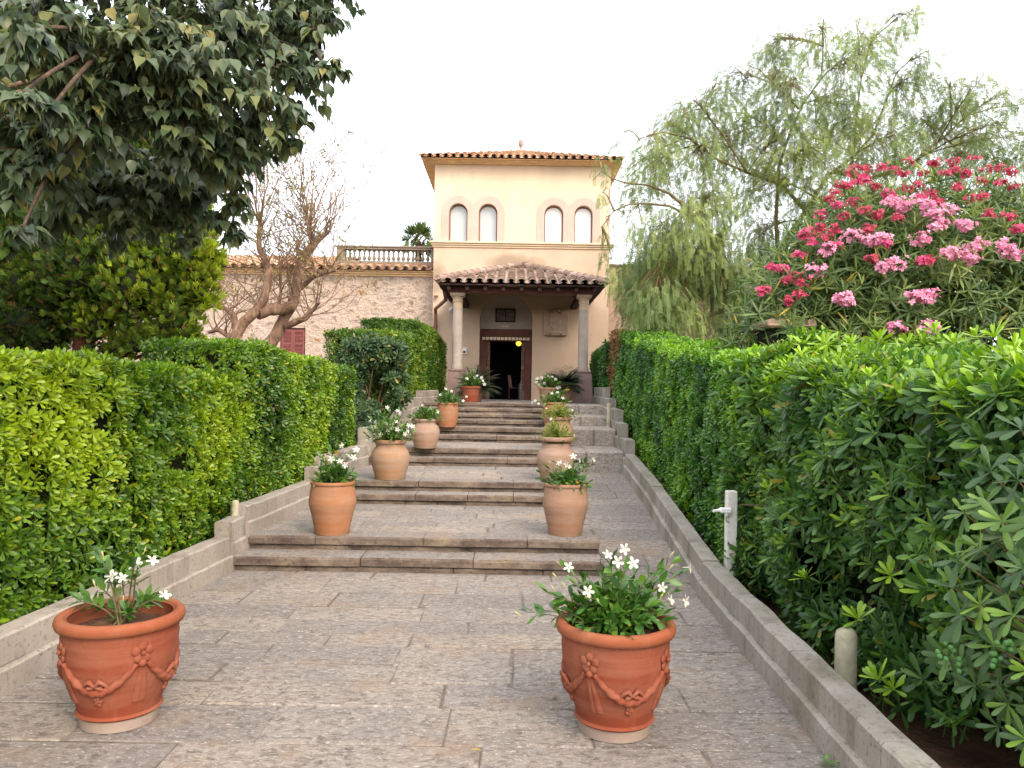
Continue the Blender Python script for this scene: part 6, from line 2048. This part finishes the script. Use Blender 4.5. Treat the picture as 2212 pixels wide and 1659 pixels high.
# ------------------------------------------------------------------ posts and the stone cap
p = at(1577, 1215, 6.35)
t = thing('white_post', 'chipped white wooden post with a white fitting and hook behind the right kerb', 'post', (p[0], 6.35, GH(6.35)))
x, zt = p[0], at(1577, 1060, 6.35)[2]
MB().box(x - .043, x + .043, 6.31, 6.39, GH(6.35) - .1, zt, b=.006).build('shaft', M['white_paint'], t, smooth=30)
pf = at(1562, 1102, 6.29)
mb = MB(); mb.box(pf[0] - .03, pf[0] + .06, 6.25, 6.308, pf[2] - .02, pf[2] + .022, b=.008).tube([(pf[0] - .025, 6.28, pf[2]), (pf[0] - .09, 6.26, pf[2] - .004)], [.016, .012], 10)
mb.build('white_fitting', M['white'], t, smooth=40)
ph = at(1573, 1122, 6.29); hk = [Vector((ph[0] + .018 * math.cos(a) - .0, 6.295, ph[2] + .024 * math.sin(a))) for a in [math.radians(70 + 230 * i / 12) for i in range(13)]]
MB().tube(hk, .004, 6).build('hook', M['black'], t, smooth=60)


def round_post(label, px, pyt, d, w, mat, group='short wooden posts behind the kerbs'):
    p = at(px, pyt, d); g0 = GH(d) - .1; r0 = w / 2
    t = thing('short_post', label, 'post', (p[0], d, GH(d)), group)
    MB().lathe([(r0, g0), (r0 * .99, p[2] - r0 * .7), (r0 * .86, p[2] - r0 * .28), (r0 * .5, p[2] - .06 * r0), (0.001, p[2])], (p[0], d, 0), 18, cap=True).build('shaft', M[mat], t, smooth=70)
    MB().lathe([(r0 * 1.02, g0 + .02), (r0 * 1.03, g0 + .06), (r0 * 1.02, g0 + .10)], (p[0], d, 0), 18, cap=False).build('metal_collar', M['pipe'], t, smooth=60)
round_post('short round-topped greenish post behind the near right kerb, under the big shrub', 1828, 1357, 4.15, .115, 'wood_post')
round_post('short pale post behind the left kerb at the first kerb step', 508, 1080, 7.35, .07, 'wood_post')
round_post('small cream post in the gap below the half-dry hedge, near the right column', 1315, 871, 13.4, .07, 'wood_post')
p = at(1690, 712, 8.1)
t = thing('chimney_cap', 'low brown stone chimney with overhanging cap showing above the right hedge under the oleander', 'chimney', (p[0], 8.1, GH(8.1)))
w = .25
MB().box(p[0] - w * .8, p[0] + w * .8, 7.9, 8.35, GH(8.1), at(1690, 716, 8.1)[2], b=.01).build('shaft', M['core_dark'], t)  # near-black colour stands in for the dark opening below the cap
mb = MB(); z1 = at(1690, 698, 8.1)[2]; z0 = at(1690, 713, 8.1)[2]
mb.box(p[0] - w, p[0] + w, 7.8, 8.45, z0, z0 + (z1 - z0) * .6, b=.02)
for k in range(5): mb.tube([(p[0] - w * .8 + w * .4 * k, 7.82, z0 + (z1 - z0) * .62), (p[0] - w * .8 + w * .4 * k, 8.43, z0 + (z1 - z0) * .62)], .05, 10)
mb.build('cap', M['cap_stone'], t, smooth=40)
# a weed at the foot of the right kerb
dw = 3.42; b = (XR(dw) - .06, dw, .0)
t = thing('small_weed', 'tiny green weed at the foot of the right kerb in the near corner', 'plant', b)
pos = np.array([(b[0] + r_.uniform(-.03, .03), dw + r_.uniform(-.03, .03), .01 + r_.uniform(0, .03)) for _ in range(14)])
scatter('foliage', OVATE, pos, frames(rng.normal(size=(14, 3)) * np.array([1, 1, .3]) + np.array([0, 0, .5])), np.full(14, .03), np.full(14, .6), M['potleaf'], t)

# ------------------------------------------------------------------ finish: metres, camera, light
for o in [o for o in bpy.data.objects if o.parent is None]:
    o.location = o.location * S
    o.scale = (o.scale[0] * S, o.scale[1] * S, o.scale[2] * S)

cam = bpy.data.cameras.new('camera'); co = bpy.data.objects.new('camera', cam); COL.objects.link(co)
cam.sensor_fit = 'HORIZONTAL'; cam.sensor_width = 36; cam.lens = 36 * F / 2212
cam.shift_y = (HOR - 829.5) / 2212
cam.clip_start = .05; cam.clip_end = 2000
co.matrix_world = Matrix.Translation((0, 0, EYE * S)) @ Matrix.Rotation(math.radians(90), 4, 'X') @ Matrix.Rotation(ROLL, 4, 'Z')
scene.camera = co

SUN_EL, SUN_AZ = math.radians(40), math.radians(148)     # azimuth measured from +Y clockwise: behind the camera on the right
world = bpy.data.worlds.new('World'); scene.world = world; world.use_nodes = True
nt = world.node_tree; nt.nodes.clear()
sky = nt.nodes.new('ShaderNodeTexSky'); sky.sky_type = 'NISHITA'; sky.sun_disc = False
sky.sun_elevation = SUN_EL; sky.sun_rotation = SUN_AZ; sky.dust_density = 4.0; sky.air_density = 1.0; sky.ozone_density = 1.0
bg1 = nt.nodes.new('ShaderNodeBackground'); bg1.inputs[1].default_value = .10; nt.links.new(sky.outputs[0], bg1.inputs[0])
bg2 = nt.nodes.new('ShaderNodeBackground'); bg2.inputs[0].default_value = (1.0, .985, .96, 1); bg2.inputs[1].default_value = 0.85
add = nt.nodes.new('ShaderNodeAddShader'); wo = nt.nodes.new('ShaderNodeOutputWorld')
nt.links.new(bg1.outputs[0], add.inputs[0]); nt.links.new(bg2.outputs[0], add.inputs[1]); nt.links.new(add.outputs[0], wo.inputs[0])
sd = bpy.data.lights.new('sun', 'SUN'); sd.energy = 0.8; sd.angle = math.radians(20); sd.color = (1.0, .84, .64)
so = bpy.data.objects.new('sun', sd); COL.objects.link(so)
dirv = Vector((math.sin(SUN_AZ) * math.cos(SUN_EL), math.cos(SUN_AZ) * math.cos(SUN_EL), math.sin(SUN_EL)))
so.rotation_euler = dirv.to_track_quat('Z', 'Y').to_euler(); so.location = dirv * 40
vs = scene.view_settings; scene.display_settings.display_device = 'sRGB'
vs.view_transform = 'Standard'; vs.look = 'None'; vs.exposure = 1.2; vs.gamma = 1.0; vs.use_curve_mapping = False
scene.render.engine = 'CYCLES'
cy = scene.cycles
cy.max_bounces = 8; cy.diffuse_bounces = 4; cy.glossy_bounces = 3; cy.transmission_bounces = 4; cy.transparent_max_bounces = 8
cy.use_denoising = True
